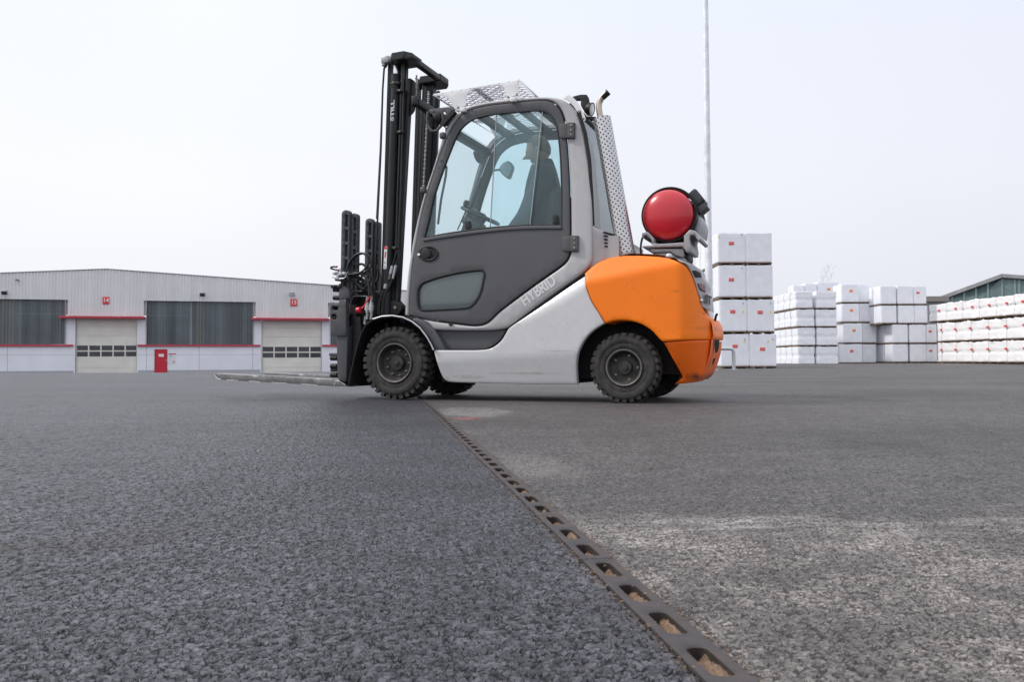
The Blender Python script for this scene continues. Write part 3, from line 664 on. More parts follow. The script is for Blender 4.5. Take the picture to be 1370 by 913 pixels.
def side(name, loop, f, th, m, holes=(), **kw):
    """near part and its twin on the far side, each under its own door"""
    o = panel_xz(name, loop, f, th, m, dr, holes=holes, **kw)
    me = o.data.copy(); me.transform(Matrix.Translation((0, WID, 0)) @ Matrix.Diagonal((1, -1, 1, 1))); me.flip_normals()
    o2 = bpy.data.objects.new(name, me); C.objects.link(o2); o2.parent = dr2; return o
side('door_leaf', xz(shrink(door, 1.3), cab_y), dy, .035, M['door'], holes=[xz(win, cab_y), xz(low, cab_y)], bevel=.007, res=.06)
def ring(pts, k):
    c = np.mean(np.array(pts), 0); out = []
    n = len(pts)
    for i in range(n):
        a = np.array(pts[(i+1) % n])-np.array(pts[i-1]); nn = np.array((a[1], -a[0])); nn = nn/np.linalg.norm(nn)
        if nn@(np.array(pts[i])-c) < 0: nn = -nn
        out.append(tuple(np.array(pts[i])+nn*k))
    return out
side('lower_window_seal', xz(ring(low, .8), cab_y), off(cab_y, -.012), .02, M['black'], holes=[xz(ring(low, -2.0), cab_y)], bevel=.004, res=.08)
side('lower_window', xz(ring(low, -1.2), cab_y), off(cab_y, .004), .006, M['glasslow'], bevel=.002, res=.08)
side('window_seal', xz(ring(win, .5), cab_y), off(cab_y, -.009), .02, M['hose'], holes=[xz(ring(win, -1.3), cab_y)], bevel=.003, res=.08)
sill = [(567, 323.2), (567.4, 319.6), (590, 315.2), (620, 310.8), (650, 307), (680, 304), (715, 302.2), (752, 302), (752, 306.6), (715, 306.8), (680, 308.4), (650, 311.4), (620, 315.2), (590, 319.6)]
side('window_rail', xz(sill, cab_y), off(cab_y, -.016), .022, M['doorframe'], bevel=.003, res=.08)
# two sliding panes that overlap
pA = [p for p in win]; 
def clip_x(loop, line, keep_left):
    out = []; (x1, z1), (x2, z2) = line
    def s_(p): return ((x2-x1)*(p[1]-z1)-(z2-z1)*(p[0]-x1))*(1 if keep_left else -1)
    for i in range(len(loop)):
        a, b_ = loop[i-1], loop[i]; sa, sb = s_(a), s_(b_)
        if (sa >= 0) != (sb >= 0):
            t = sa/(sa-sb); out.append((a[0]+(b_[0]-a[0])*t, a[1]+(b_[1]-a[1])*t))
        if sb >= 0: out.append(b_)
    return out
wl = [tuple(p) for p in smooth_loop(xz(ring(win, .3), cab_y), .02)]
l1 = xz([(709, 301), (726, 147)], cab_y); l2 = xz([(655, 304), (663.5, 150)], cab_y)
side('sliding_pane', clip_x(wl, l1, True), off(cab_y, .004), .004, M['glassside'], bevel=.001, res=.2, raw=True)
side('sliding_pane', clip_x(wl, l2, False), off(cab_y, .016), .004, M['glassside'], bevel=.001, res=.2, raw=True)
for i, (l, s_, q) in enumerate(((l1, 0, .002), (l2, 0, .014))):
    b = MB(); y0 = cab_y(0, l[0][1])+q; y1 = cab_y(0, l[1][1])+q
    b.bar((l[0][0], y0, l[0][1]), (l[1][0], y1, l[1][1]), .006, .007); b.build('pane_edge', M['zinc'], dr)
for x0, y0, x1, y1 in ((623, 296, 629.5, 307), (740, 288, 746.5, 300)):
    side('pane_catch', xz([(x0, y0), (x1, y0), (x1, y1), (x0, y1)], cab_y), off(cab_y, -.010), .012, M['black'], bevel=.002, res=.1)
def ell(cx, cy, rx, ry, n=28): return [(cx+rx*math.cos(2*math.pi*i/n), cy+ry*math.sin(2*math.pi*i/n)) for i in range(n)]
side('door_handle', xz(ell(573.6, 339.6, 13.6, 10.4), cab_y), off(cab_y, -.016), .02, M['black'], holes=[xz(ell(574.5, 339.3, 10.2, 7.8), cab_y)], bevel=.005, res=.1)
side('handle_well', xz(ell(574.5, 339.3, 10.8, 8.4), cab_y), off(cab_y, -.0075), .002, M['dark'], bevel=.001, res=.1)
side('handle_grip', xz(ell(570.8, 339.4, 6.6, 7.4), cab_y), off(cab_y, -.019), .012, M['black'], bevel=.004, res=.1)
side('key_lock', xz(ell(561.8, 341.2, 1.9, 1.9, 12), cab_y), off(cab_y, -.022), .01, M['chrome'], bevel=.001, res=.1)
for (x0, y0, x1, y1) in ((749, 166, 769.7, 185.5), (753, 317, 774.3, 336.6)):
    xm = x0+(x1-x0)*.56
    side('hinge_plate', xz([(x0, y0+1.5), (x0+2, y0), (xm, y0-.4), (xm, y1+.2), (x0+2.5, y1), (x0, y1-2)], cab_y), off(cab_y, -.018), .02, M['door'], bevel=.004, res=.1)
    side('hinge_block', xz([(xm-.4, y0-1.2), (x1, y0-1.2), (x1, y1), (xm-.4, y1)], cab_y), off(cab_y, -.028), .032, M['door'], bevel=.004, res=.1)
    for k in range(3):
        side('hinge_screw', xz(ell((xm+x1)/2+.4, y0+3+k*6.2, 1.35, 1.35, 10), cab_y), off(cab_y, -.032), .008, M['bolt'], bevel=.001, res=.1)
for px, py in ((587.5, 225), (591, 215.5)):
    side('door_screw', xz(ell(px, py, .9, .9, 8), cab_y), off(cab_y, -.009), .006, M['black'], bevel=.001, res=.1)
# grab rail behind the front edge of the window
b = MB(); b.tube(UU_([(586, 300), (590, 268), (596.5, 235), (597.5, 224), (595, 219), (592, 222)], .16), .010, 8); b.build('grab_rail', M['doorframe'], dr)

# lettering on the sill of the frame
p0 = u(716, 392, cab_y); dx_ = u(730, 382.2, cab_y)-u(703, 401.6, cab_y); dx_.y = 0; dx_.normalize()
ty = text_obj('HYBRID', .112, M['textlight'], 'hybrid_lettering', truck, face_mat((u(720.5, 389.7, cab_y).x, 0, u(720.5, 389.7, cab_y).z), (dx_.x, 0, dx_.z), (-dx_.z, 0, dx_.x)), .0008, .0022, .78)
for v in ty.data.vertices: v.co.y += cab_y(v.co.x, v.co.z)-.002

# ---- roof and cross members between the two side frames
rf = MB(); gl = MB()
for px, py, wx, wz in ((598, 172, .07, .05), (634, 148.5, .05, .05), (662, 143.5, .045, .04), (690, 140.5, .045, .04), (716, 138.5, .05, .04), (752, 141, .16, .045)):
    p = u(px, py, .12); rf.bbox((p.x-wx/2, .16, p.z-wz/2), (p.x+wx/2, WID-.16, p.z+wz/2))
for px, py in ((552, 345), (783, 250)):
    pass
rf.build('roof_cross_members', M['black'], truck)
p1 = u(600, 166, .12); p2 = u(549, 345, .1)
gl = MB(); gl.bar((p1.x+.03, WID/2, p1.z), (p2.x+.035, WID/2, p2.z), .006, WID-.24); gl.build('windscreen', M['glass'], truck)
fr = [(549.5, 345), (556, 345), (545, 424), (542, 424)]
b = MB(); a1 = u(550, 345, .08); a2 = u(543, 422, .08); b.bar((a1.x+.03, WID/2, a1.z), (a2.x+.03, WID/2, a2.z), .03, WID-.16); b.build('front_bulkhead', M['black'], truck)
# rear of the cab: window frame, glass, pillars at the back
rw = [(772, 150), (783, 172), (791, 205), (798, 250), (806, 300), (810, 322)]
q = [u(px, py, .14) for px, py in ((776, 152), (784, 180), (789.5, 215), (792.5, 265), (794, 302))]
gl = MB()
for a_, b_ in zip(q[:-1], q[1:]): gl.add([(a_.x, .13, a_.z), (b_.x, .13, b_.z), (b_.x, WID-.13, b_.z), (a_.x, WID-.13, a_.z)], [(0, 1, 2, 3)])
gl.build('rear_window', M['glassrear'], truck, 60)
b = MB(); b.tube([(p.x, .125, p.z) for p in q], .014, 8); b.tube([(p.x, WID-.125, p.z) for p in q], .014, 8); b.tube([(q[0].x, .12, q[0].z), (q[0].x, WID-.12, q[0].z)], .02, 8); b.build('rear_window_frame', M['black'], truck)

# ---- rear shoulder between cab and counterweight, with louvres
X0 = u(792, 300, .1).x; XR = u(965, 440, .62).x
sh = [(789, 302), (794, 303.5), (812, 311), (826, 319), (834, 334), (838, 345), (815, 347), (798, 356), (789, 362)]
sh_y = lambda x, z: .10+.12*S(0, .25, x-X0)
panel_xz('engine_cover', xz(sh, .12), sh_y, .30, M['silver'], truck, bevel=.012, mirror=WID, res=.04)
b = MB(); a_ = u(797, 303, .1); b.bbox((a_.x-.03, .14, a_.z-.30), (u(835, 340, .3).x, WID-.14, a_.z-.07)); b.build('engine_cover_top', M['silver'], truck)
for k in range(5):
    y = 311+k*4.6; x0 = 807.5+k*.4; x1 = 822+k*1.6
    panel_xz('louvre', xz([(x0, y), (x0+2, y-.9), (x1, y+2.2), (x1, y+4.0), (x0+1, y+1.4)], .14), off(sh_y, -.008), .01, M['black'], truck, bevel=.002, res=.1)

sp1, sp2, sp3 = u(925, 505, .1), u(888, 470, .0), u(950, 440, .3)
scuff(M['orangelow'], [(sp1.x, sp1.z, .07, .035, .9), (sp2.x, sp2.z, .03, .10, .35)], (.05, .025, .02))
scuff(M['orange'], [(sp1.x, sp1.z, .07, .035, .85), (sp2.x, sp2.z, .03, .10, .35), (sp3.x, sp3.z, .10, .02, .25), (u(903, 390, 0).x, u(903, 390, 0).z, .04, .012, .3)], (.07, .035, .02))
sq1, sq2, sq3 = u(625, 505, 0), u(745, 470, 0), u(700, 500, 0)
scuff(M['skirt'], [(sq1.x, sq1.z, .16, .02, .4), (sq2.x, sq2.z, .14, .006, .35), (sq3.x, sq3.z, .3, .012, .4)], (.20, .17, .14))
# ---- orange counterweight, rounded in plan towards the rear
XS = u(905, 440, .0).x
def cw_y(x, z):
    t = max(0, (x-XS)/(XR-XS)); zt = max(0, z-1.02)
    zc = .875+.157*(x-X0)                     # crease rising to the rear
    return .004+.36*min(t, 1.1)**2.3 + .50*max(0, z-zc)+.35*max(0, z-1.12)+.10*max(0, .30-z)
rv = lambda x, z: .70*S(XS, XR, x)
cw_in = [(781.8, 366), (790, 358.5), (800, 351.5), (814, 345.6), (826, 343.2), (838, 342.2), (862, 342.4), (885.4, 344.2), (900, 347.6), (911, 352.4), (919, 357.5), (926, 369), (932, 386), (937, 402), (940.5, 414), (943.5, 422.6)]
cw_rear = [(949.8, 423.8), (957, 427.5), (961.8, 431.4), (964.2, 437.6), (965.6, 445), (965.8, 453.2), (963.6, 456.2)]
cw_bot = [(886.5, 457.6), (884, 455.4), (879.7, 450.8), (873.5, 444), (866.5, 438.7), (858, 434), (849, 431), (840, 429.3), (831.5, 428.9), (820.5, 430), (810.2, 433), (803.4, 422), (792.6, 404.8), (788, 394), (784.9, 385), (782.2, 372)]
loop = xz(cw_in, cw_y)+xz(cw_rear, rv)+xz(cw_bot, .01)
farx = lambda x: .10*S(XS-.1, XR, x)
cwt = empty('counterweight', Matrix.Identity(4)); cwt.parent = truck
panel_xz('upper_casting', loop, cw_y, .30, M['orange'], cwt, bevel=.014, mirror=WID, mdx=farx, res=.028)
lw_rear = [(963, 456.6), (962.6, 462), (960.7, 472.7), (957.5, 482), (954, 490), (949, 498.5), (943.2, 505.2), (938.5, 509), (933.3, 511), (920, 512.8), (903.8, 514)]
lw_l = [(909.5, 506), (906.8, 498), (902, 488), (897.2, 478.5), (893.4, 470), (890.2, 463.5), (886.9, 458.2)]
loop2 = xz(lw_rear[:-2], rv)+xz(lw_rear[-2:], .2)+xz(lw_l, .02)
lw_y = lambda x, z: cw_y(x, z)+.012+.38*max(0, .44-z)
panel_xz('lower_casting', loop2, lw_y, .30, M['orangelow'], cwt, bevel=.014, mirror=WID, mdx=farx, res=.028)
# solid middle of the casting between the rounded flanks
def mid(loop, y0, m, name, sh_=0.0):
    lp = [p for p in smooth_loop(loop, .03)]; mb = MB(); n = len(lp)
    mb.add([(p[0]-sh_, y, p[1]) for y in (y0, WID-y0) for p in lp], [(i, n+i, n+(i+1) % n, (i+1) % n) for i in range(n)]); return mb.build(name, m, cwt, 40)
rearX = max(p[0] for p in loop); 
b = MB(); 
zt = u(900, 347, .3).z; zb = u(930, 511, .3).z
mid(xz([(830, 346), (885, 347), (905, 352), (914, 360)], cw_y)+xz([(924, 378), (932, 400), (939, 421)], .75)+xz([(957, 428), (963.2, 437.6), (964.6, 452.5), (962.4, 455.5)], rv)+xz([(900, 452), (870, 440), (835, 432)], .2), .25, M['orange'], 'rear_casting')
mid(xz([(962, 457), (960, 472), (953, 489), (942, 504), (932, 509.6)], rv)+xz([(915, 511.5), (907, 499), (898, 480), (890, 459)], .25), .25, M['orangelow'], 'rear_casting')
# tow pin recess: its shadow laid on as dark panels; little black hook above it
panel_xz('tow_recess_shade', xz([(955.6, 455.2), (962.6, 454.4), (961.6, 466), (959, 472.6), (956.8, 471.4)], lw_y), off(lw_y, -.003), .01, M['dark'], cwt, bevel=.002, res=.1)
panel_xz('tow_recess_shade', xz([(954, 480.4), (957.6, 479), (954.6, 487), (952.6, 489)], lw_y), off(lw_y, -.003), .01, M['dark'], cwt, bevel=.002, res=.1)
b = MB(); b.tube(UU_([(956.6, 430), (957.6, 424), (958.8, 421), (960.4, 420.4)], .45), .009, 8); b.build('tow_pin', M['black'], cwt)

# ---- grey tail piece wrapping the rear corner: cap, dark vent, lamp, number plate lettering
tp = [(905, 346.5), (918.4, 351.0), (930, 356.0), (937.6, 362), (939.8, 371.5), (944.8, 377.8), (946.4, 384), (945.6, 391), (948.4, 398), (949.6, 409), (950.2, 417), (944.5, 414), (939.2, 410.3), (936.4, 398), (934, 392.6), (930, 379), (925, 366), (918.4, 355), (909, 350)]
tpy = lambda x, z: cw_y(x, z)-.004
tail = empty('tail_cover', Matrix.Identity(4)); tail.parent = truck
loop3 = xz(tp, lambda x, z: cw_y(x, min(z, 1.02)))
t3 = lambda x, z: cw_y(x, min(z, 1.02))-.008
panel_xz('cover', loop3, t3, .2, M['silver'], tail, bevel=.008, res=.03)
mid2 = xz([(912, 352), (922, 355), (930, 358.5), (935.5, 364), (938, 372), (943, 379), (944.6, 385), (943.6, 391), (946, 398.5), (947.6, 409), (947.6, 415.4), (936, 415), (926, 380)], .75)
mb_ = MB(); lp_ = smooth_loop(mid2, .02); n_ = len(lp_)
mb_.add([(p[0], y, p[1]) for y in (.30, .80) for p in lp_], [tuple(range(n_)), tuple(range(2*n_-1, n_-1, -1))]+[(i, n_+i, n_+(i+1) % n_, (i+1) % n_) for i in range(n_)]); mb_.build('cover', M['silver'], tail)
for nm, pts, m_, d in (('vent_glass', [(926.6, 362.4), (931, 362), (937.5, 365.4), (938.8, 371.4), (931, 371.2), (929.4, 368)], M['black'], -.014),
                       ('tail_lamp', [(934, 379), (939, 379.4), (944.4, 381.4), (945.4, 384.6), (944.2, 391.2), (937.6, 388.4), (935.6, 385)], M['orangelight'], -.014)):
    panel_xz(nm, xz(pts, t3), off(t3, d), .02, m_, tail, bevel=.004, res=.04)
P_ = [u(px, py, t3) for px, py in ((941.6, 394.6), (948.2, 397.4), (948.9, 408.6), (943.2, 407))]
cx_ = sum((p for p in P_), Vector())/4; ex = (P_[1]-P_[0]).normalized(); ez = (P_[0]-P_[3]).normalized(); nrm = ex.cross(ez)
ez = nrm.cross(ex).normalized(); hgt = (P_[0]-P_[3]).length
text_obj('ST', hgt*1.25, M['textdark'], 'plate_lettering', tail, face_mat(cx_+nrm.normalized()*.012, ex, ez), .001, .004, 1.0)
b = MB(); pp = u(938.6, 402.4, t3); b.lathe([(0, .009), (-.012, .009), (-.014, .004), (-.014, 0)], pp, (-.3, 1, 0), 12); b.build('cover_screw', M['chrome'], tail)
# bonnet over the engine behind the cab
b = MB(); top = [(798, 350), (815, 341.5), (838, 339), (885, 341), (905, 345), (922, 352), (936, 362)]
lp = xz(top, .3); n = len(lp); b.add([(p[0], y, p[1]-.012) for y in (.18, WID-.18) for p in lp], [(i, i+1, n+i+1, n+i) for i in range(n-1)]); b.build('bonnet', M['silver'], truck, 60)

# ---- front mudguards
path = [(466.8, 514), (470, 498), (474, 480), (478.5, 462), (483.5, 446.5), (490, 434.5), (499, 427.6), (511, 423.9), (525, 422.9), (539, 425.2), (551, 430.6), (561.5, 439), (570, 450), (576, 460), (580, 469)]
mud = [u(px, py, .0) for px, py in path]
for yy0, yy1 in ((0.0, .27), (WID, WID-.27)):
    mg = empty('mudguard', Matrix.Identity(4)); mg.parent = truck
    b = MB(); n = len(mud)
    lp = np.array([(p.x, p.z) for p in mud]); 
    fine = [Vector((*(lp[i]*(1-t)+lp[i+1]*t),)) for i in range(n-1) for t in (0,)]+[Vector(lp[-1])]
    o_ = [(p.x, yy, p.z+dz) for dz in (0, -.010) for yy in (yy0, yy1) for p in mud]
    fs = []
    for i in range(n-1):
        fs += [(i, i+1, n+i+1, n+i), (2*n+i, 3*n+i, 3*n+i+1, 2*n+i+1), (i, 2*n+i, 2*n+i+1, i+1), (n+i, n+i+1, 3*n+i+1, 3*n+i)]
    b.add(o_, fs); b.build('guard_band', M['black'], mg, 50)
    e_ = MB(); sg_ = 1 if yy0 == 0 else -1
    e_.tube([(p.x, yy0+sg_*.0, p.z+.002) for p in mud[6:]], .0065, 8); e_.build('worn_edge', M['galv'], mg)
    e_ = MB(); e_.tube([(p.x, yy0, p.z+.001) for p in mud[:7]], .006, 8); e_.build('guard_lip', M['black'], mg)
fl = [(551, 426), (560, 426.6), (567, 430), (574, 436), (581, 442.5), (588, 453), (593, 463), (595.5, 469.6), (580.6, 469.6), (576.6, 460), (570.6, 449.6), (562.2, 438.6), (552.6, 430.2)]
panel_xz('mudguard_flare', xz(fl, .03), lambda x, z: .03, .12, M['door'], truck, bevel=.012, mirror=WID, res=.05)
b = MB(); pz = u(600, 436.5, .05); b.lathe([(0, .016), (-.004, .016), (-.004, .0)], u(603, 433.8, .045), (0, 1, 0), 16); b.build('frame_plug', M['dark'], truck)

# ---- tilt cylinder and lower engine gear seen between mast and cab
b = MB(); b.cyl(u(530, 404, .34), u(560, 436, .34), .035); b.bar(u(524, 400, .36), u(540, 440, .36), .10, .06); b.build('tilt_cylinder', M['black'], truck)
panel_xz('mast_bracket', xz([(521, 402), (530, 403.5), (537, 408), (538, 414), (532, 421), (521, 423)], .26), .26, .05, M['black'], truck, bevel=.006)
b = MB(); b.lathe([(0, .016), (-.01, .016), (-.012, .008), (-.012, 0)], u(529, 412, .26), (0, 1, 0), 6); b.build('bracket_bolt', M['bolt'], truck)

# ---- roof guard of white sheet and expanded mesh
def lattice(mb, p00, p10, p11, p01, nx, ny, wbar=.005, keep=None):
    P4 = [Vector(p) for p in (p00, p10, p11, p01)]
    def P(a, b_): return P4[0]*(1-a)*(1-b_)+P4[1]*a*(1-b_)+P4[2]*a*b_+P4[3]*(1-a)*b_
    nrm = (P4[1]-P4[0]).cross(P4[3]-P4[0]).normalized()
    for j in range(ny+1):
        for i in range(nx):
            for d in (-1, 1):
                o = .5 if j % 2 else 0.
                a0, b0 = (i+o)/nx, j/ny; a1, b1 = (i+o+.5*d)/nx, (j+1)/ny
                if b1 > 1.0001 or min(a0, a1) < -.001 or max(a0, a1) > 1.001: continue
                if keep and not (keep(P(a0, b0)) and keep(P(a1, b1))): continue
                mb.bar(P(a0, b0), P(a1, b1), wbar, wbar*.5, nrm)
gd = empty('roof_guard', Matrix.Identity(4)); gd.parent = truck
go_ = [(578.6, 127.8), (580.2, 125.4), (600, 122.0), (640, 115.3), (693.8, 106.4), (693.8, 129.9), (693.8, 133.4), (657.6, 138.4), (635.4, 143.8), (622.6, 148), (609.7, 148), (604.5, 139), (600, 131.5), (592.2, 128.4)]
gh = [(623.4, 131), (626.8, 124.3), (633, 119.8), (642.4, 118), (659.9, 114.7), (668.5, 114.2), (674.3, 117.6), (677.2, 126), (677.4, 132.2), (664, 134.2), (651.8, 136.6), (637, 139.6), (626.4, 142.6), (623.6, 140)]
gyf = lambda x, z: .150
panel_xz('guard_side', xz(go_, .15), gyf, .004, M['white'], gd, holes=[xz(gh, .15)], bevel=.001, res=.15, mirror=WID)
ghl = [tuple(p) for p in smooth_loop(xz(gh, .15), .02)]
xs_ = [p[0] for p in ghl]; zs_ = [p[1] for p in ghl]
mesh_m = mat('expanded_mesh_steel', (.36, .36, .40), .5, metal=.2, var=.05)
for yy in (.154, WID-.154):
    b = MB(); lattice(b, (min(xs_), yy, min(zs_)), (max(xs_), yy, min(zs_)), (max(xs_), yy, max(zs_)), (min(xs_), yy, max(zs_)), 6, 13, .0040, keep=lambda p: inside(np.array([(p.x, p.z)]), ghl)[0])
    b.build('side_mesh', mesh_m, gd, None)
A, B_, D_, E_ = u(580, 127, .15), u(693.8, 106.6, .15), u(606, 143, .15), u(715.4, 129.2, .15)
far_ = lambda p: (p.x, WID-.15, p.z)
b = MB(); lattice(b, A, B_, far_(B_), far_(A), 9, 26, .006); b.build('top_mesh', mesh_m, gd, None)
b = MB(); lattice(b, D_, A, far_(A), far_(D_), 3, 26, .006); b.build('front_mesh', mesh_m, gd, None)
b = MB(); lattice(b, B_, E_, far_(E_), far_(B_), 3, 26, .006); b.build('rear_mesh', mesh_m, gd, None)
b = MB()
for p in (A, B_): b.bar(p, far_(p), .012, .006, Vector((1, 0, 0)))
b.bar(B_, E_, .012, .012); b.bar(far_(B_), far_(E_), .012, .012); b.bar(D_, far_(D_), .02, .02)
b.build('guard_edging', M['white'], gd)
b = MB()
for t_ in (.5,):
    p = A.lerp(B_, t_); b.bar((p.x, .15, p.z-.006), (p.x, WID-.15, p.z-.006), .006, .05, Vector((1, 0, 0)))
for y in (): b.bar((A.x, y, A.z-.006), (B_.x, y, B_.z-.006), .006, .04)
b.build('guard_strips', M['white'], gd)
for px, py in ((619.6, 146.8), (686.6, 133)):
    p = u(px, py, .12); b = MB(); b.rbox((p.x, .13, p.z), (.045, .05, .036), .006); b.build('guard_clamp', M['white'], gd)
    b = MB(); b.tube(UU_([(px-7, py-2), (px+5, py-5.5)], .115), .0035, 6); b.lathe([(0, .009), (.014, .009), (.014, 0)], u(px-7, py-2, .115), (0, 0, 1), 8); b.lathe([(0, .009), (.014, .009), (.014, 0)], u(px+5, py-5.5, .115), (0, 0, 1), 8); b.build('clamp_bolt', M['zinc'], gd)

# ---- work lamps
def lamp(c, s, face, lens=True, name='work_lamp'):
    """round lamp of radius s at c, its face towards 'face'"""
    r = empty(name, Matrix.Identity(4)); r.parent = truck
    b = MB(); b.lathe([(-.9*s, .25*s), (-.75*s, .62*s), (-.3*s, .95*s), (.3*s, 1.02*s), (.36*s, 1.02*s), (.36*s, .9*s)], c, face, 24); b.build('lamp_housing', M['black'], r, 50)
    b = MB(); b.lathe([(.30*s, .92*s), (.36*s, .6*s), (.39*s, 0)], c, face, 24); b.build('lens', M['lens'], r)
    return r
c1 = u(585.5, 158.5, .13); lr = lamp(c1, .052, (-1, -.12, -.32))
b = MB(); b.tube([c1+Vector(v)*.01 for v in ((-7.5, -2, 6), (-8.6, -2, 1), (-8, -2, -5), (-4.8, -2, -10), (0, -2, -10.5), (4, -2, -7), (6, -2, -2), (5.5, -2, 3))], .011, 8)
b.build('lamp_guard', M['door'], lr)
panel_xz('lamp_bracket', xz([(573.6, 146.5), (600, 142.8), (609, 146), (603, 152), (596, 163.5), (592.6, 159), (596.5, 150.8), (593, 149), (590, 154), (586, 153), (582, 149.6), (575, 153)], .12), .12, .012, M['door'], lr, bevel=.003, res=.1)
b = MB(); b.bar(u(609, 149, .12), u(592, 168, .12), .03, .05); b.build('lamp_arm', M['black'], lr)
for px, py, s_ in ((592.5, 181.5, 0), (566.5, 254.5, 0)):          # windscreen hinges
    p = u(px, py, .05); b = MB(); b.rbox(p, (.045, .05, .05), .012); b.build('windscreen_hinge', M['doorframe'], truck)
c2 = u(640, 209, .86); lf = lamp(c2, .055, (-1, 0, -.3))
c3 = u(789.5, 146, .30); l3 = lamp(c3, .05, (1, -.1, -.25))
panel_xz('lamp_bracket', xz([(765.5, 129), (776, 126.4), (784.5, 126.2), (787, 131), (788.4, 152.6), (784.6, 153.4), (777.2, 141.4), (777, 133.4), (770, 133.6)], .27), .27, .03, M['black'], l3, bevel=.003, res=.1)
panel_xz('guard_arm', xz([(753.8, 132.2), (757, 128.4), (760.6, 126.8), (765, 129), (771, 135), (777, 143.6), (783, 156.4), (783.6, 160.6), (781, 163.4), (777.8, 160.6), (774, 152), (768, 143), (760, 135)], .125), .12, .006, M['white'], gd, bevel=.001, res=.1, mirror=WID)
b = MB(); p = u(780.4, 158.6, .118); b.lathe([(0, .008), (-.006, .008), (-.008, 0)], p, (0, 1, 0), 8); b.build('arm_bolt', M['bolt'], gd)
b = MB(); b.bar(u(786, 157.5, .2), u(797, 158.5, .24), .02, .02); b.cyl(u(790.5, 159.5, .22), u(793.5, 159, .23), .015); b.build('exhaust_stay', M['black'], truck)

# ---- exhaust: perforated heat shield, pipe with cut mouth
ex = empty('exhaust', Matrix.Identity(4)); ex.parent = truck
e0, e1 = u(838, 342, .22), u(805.2, 158.5, .22); R1 = .0665
me = bpy.data.meshes.new('heat_shield'); vs = []; fs = []; uv_ = []; sg = 40; nl = 24
ax_ = (e1-e0).normalized(); a_ = ax_.orthogonal().normalized(); bb = ax_.cross(a_); ln = (e1-e0).length
for i in range(nl+1):
    for k in range(sg+1):
        an = 2*math.pi*k/sg; vs.append(e0+ax_*ln*i/nl+(a_*math.cos(an)+bb*math.sin(an))*R1)
for i in range(nl):
    for k in range(sg): fs.append((i*(sg+1)+k, i*(sg+1)+k+1, (i+1)*(sg+1)+k+1, (i+1)*(sg+1)+k))
me.from_pydata([tuple(v) for v in vs], [], fs); ul = me.uv_layers.new(name='UVMap')
PT = .038
for lp_ in me.loops:
    i, k = divmod(lp_.vertex_index, sg+1); ul.data[lp_.index].uv = (k/sg*round(2*math.pi*R1/PT), ln*i/nl/PT)
link('heat_shield', me, M['perf'], ex, 60)
b = MB(); b.lathe([(0, R1-.002), (0, .03)], e1-ax_*.004, ax_, 32); b.lathe([(-.002, R1+.003), (.012, R1+.003)], e0, ax_, 32); b.build('shield_rim', M['zinc'], ex)
pp = [u(px, py, .22) for px, py in ((804.6, 162), (802.4, 152), (801.2, 144), (801.8, 137.6), (804.4, 131.6), (808.6, 126.8), (813.4, 123.4))]
M['pipe'] = mat('heat_tinted_pipe', (.50, .43, .35), .35, metal=.8, var=.15, vscale=20)
b = MB(); b.tube(pp, .023, 16, caps=False); b.build('tail_pipe', M['pipe'], ex)
b = MB(); d_ = (pp[-1]-pp[-3]).normalized(); b.lathe([(-.014, .0215), (-.014, 0)], pp[-1], d_, 16); b.build('pipe_mouth', M['dark'], ex)
b = MB(); b.tube([pp[-1]+d_*-.055, pp[-1]+d_*.006], [.0236, .0240], 16, caps=False); b.build('sooty_tip', M['blacksteel'], ex)
b = MB(); b.lathe([(-.015, .028), (.015, .028), (.017, .02)], u(819, 196, .30), (1, -.2, 0), 14); b.build('reversing_lamp', M['black'], ex)

# ---- gas bottle lying across the truck on its cradle
gb = empty('gas_bottle', Matrix.Identity(4)); gb.parent = truck
gc = u(893.6, 287.6, .30); GR = (u(927.8, 287.6, .30)-gc).length
YN, YF = .22, .95
b = MB()
dome = [(YN+GR*.42*(1-math.cos(t*math.pi/2)), GR*math.sin(t*math.pi/2)) for t in [i/14 for i in range(15)]]
b.lathe(dome+[(YF-.1, GR), (YF-.04, GR*.8), (YF, GR*.3), (YF, 0)], (gc.x, 0, gc.z), (0, 1, 0), 64); b.build('bottle_shell', M['red'], gb, 60)
b = MB(); b.lathe([(YN+.085, GR+.001), (YN+.08, GR+.018), (YN+.10, GR+.021), (YN+.30, GR+.019), (YN+.31, GR+.002)], (gc.x+.006, 0, gc.z+.003), (0, 1, 0), 64); b.lathe([(.72, GR+.001), (.72, GR+.016), (.80, GR+.016), (.80, GR+.001)], (gc.x, 0, gc.z), (0, 1, 0), 64); b.build('strap', M['black'], gb, 50)
cr_ = empty('bottle_cradle', Matrix.Identity(4)); cr_.parent = truck
def zx(pts, y=.30): return [(845+px/7.61, 240+py/7.61) for px, py in pts]
for nm, pts, y, th in (('cradle_hook', [(105, 548), (160, 532), (228, 600), (236, 664), (206, 664), (200, 612), (150, 566), (126, 572), (118, 600), (104, 590)], .24, .30),
                       ('cradle_arm', [(532, 575), (590, 512), (650, 522), (672, 560), (692, 596), (706, 604), (700, 622), (676, 632), (660, 600), (640, 566), (600, 566), (592, 600), (606, 690), (600, 735), (556, 742), (534, 700)], .22, .36),
                       ('cradle_rail', [(232, 650), (300, 656), (540, 640), (556, 700), (520, 704), (520, 684), (110, 694), (108, 680), (200, 668)], .23, .5),
                       ('cradle_foot', [(196, 706), (530, 704), (536, 780), (514, 796), (440, 770), (400, 740), (236, 744), (200, 740)], .26, .42),
                       ('cradle_base', [(236, 752), (400, 748), (470, 790), (540, 800), (575, 850), (520, 830), (240, 786)], .28, .4)):
    panel_xz(nm, xz(zx(pts), y), y, th, M['zinc'], cr_, bevel=.005, res=.1, step=.03)
b = MB(); b.bbox(u(872, 335, .34), u(908, 345, .72)); b.build('swivel', M['black'], cr_)
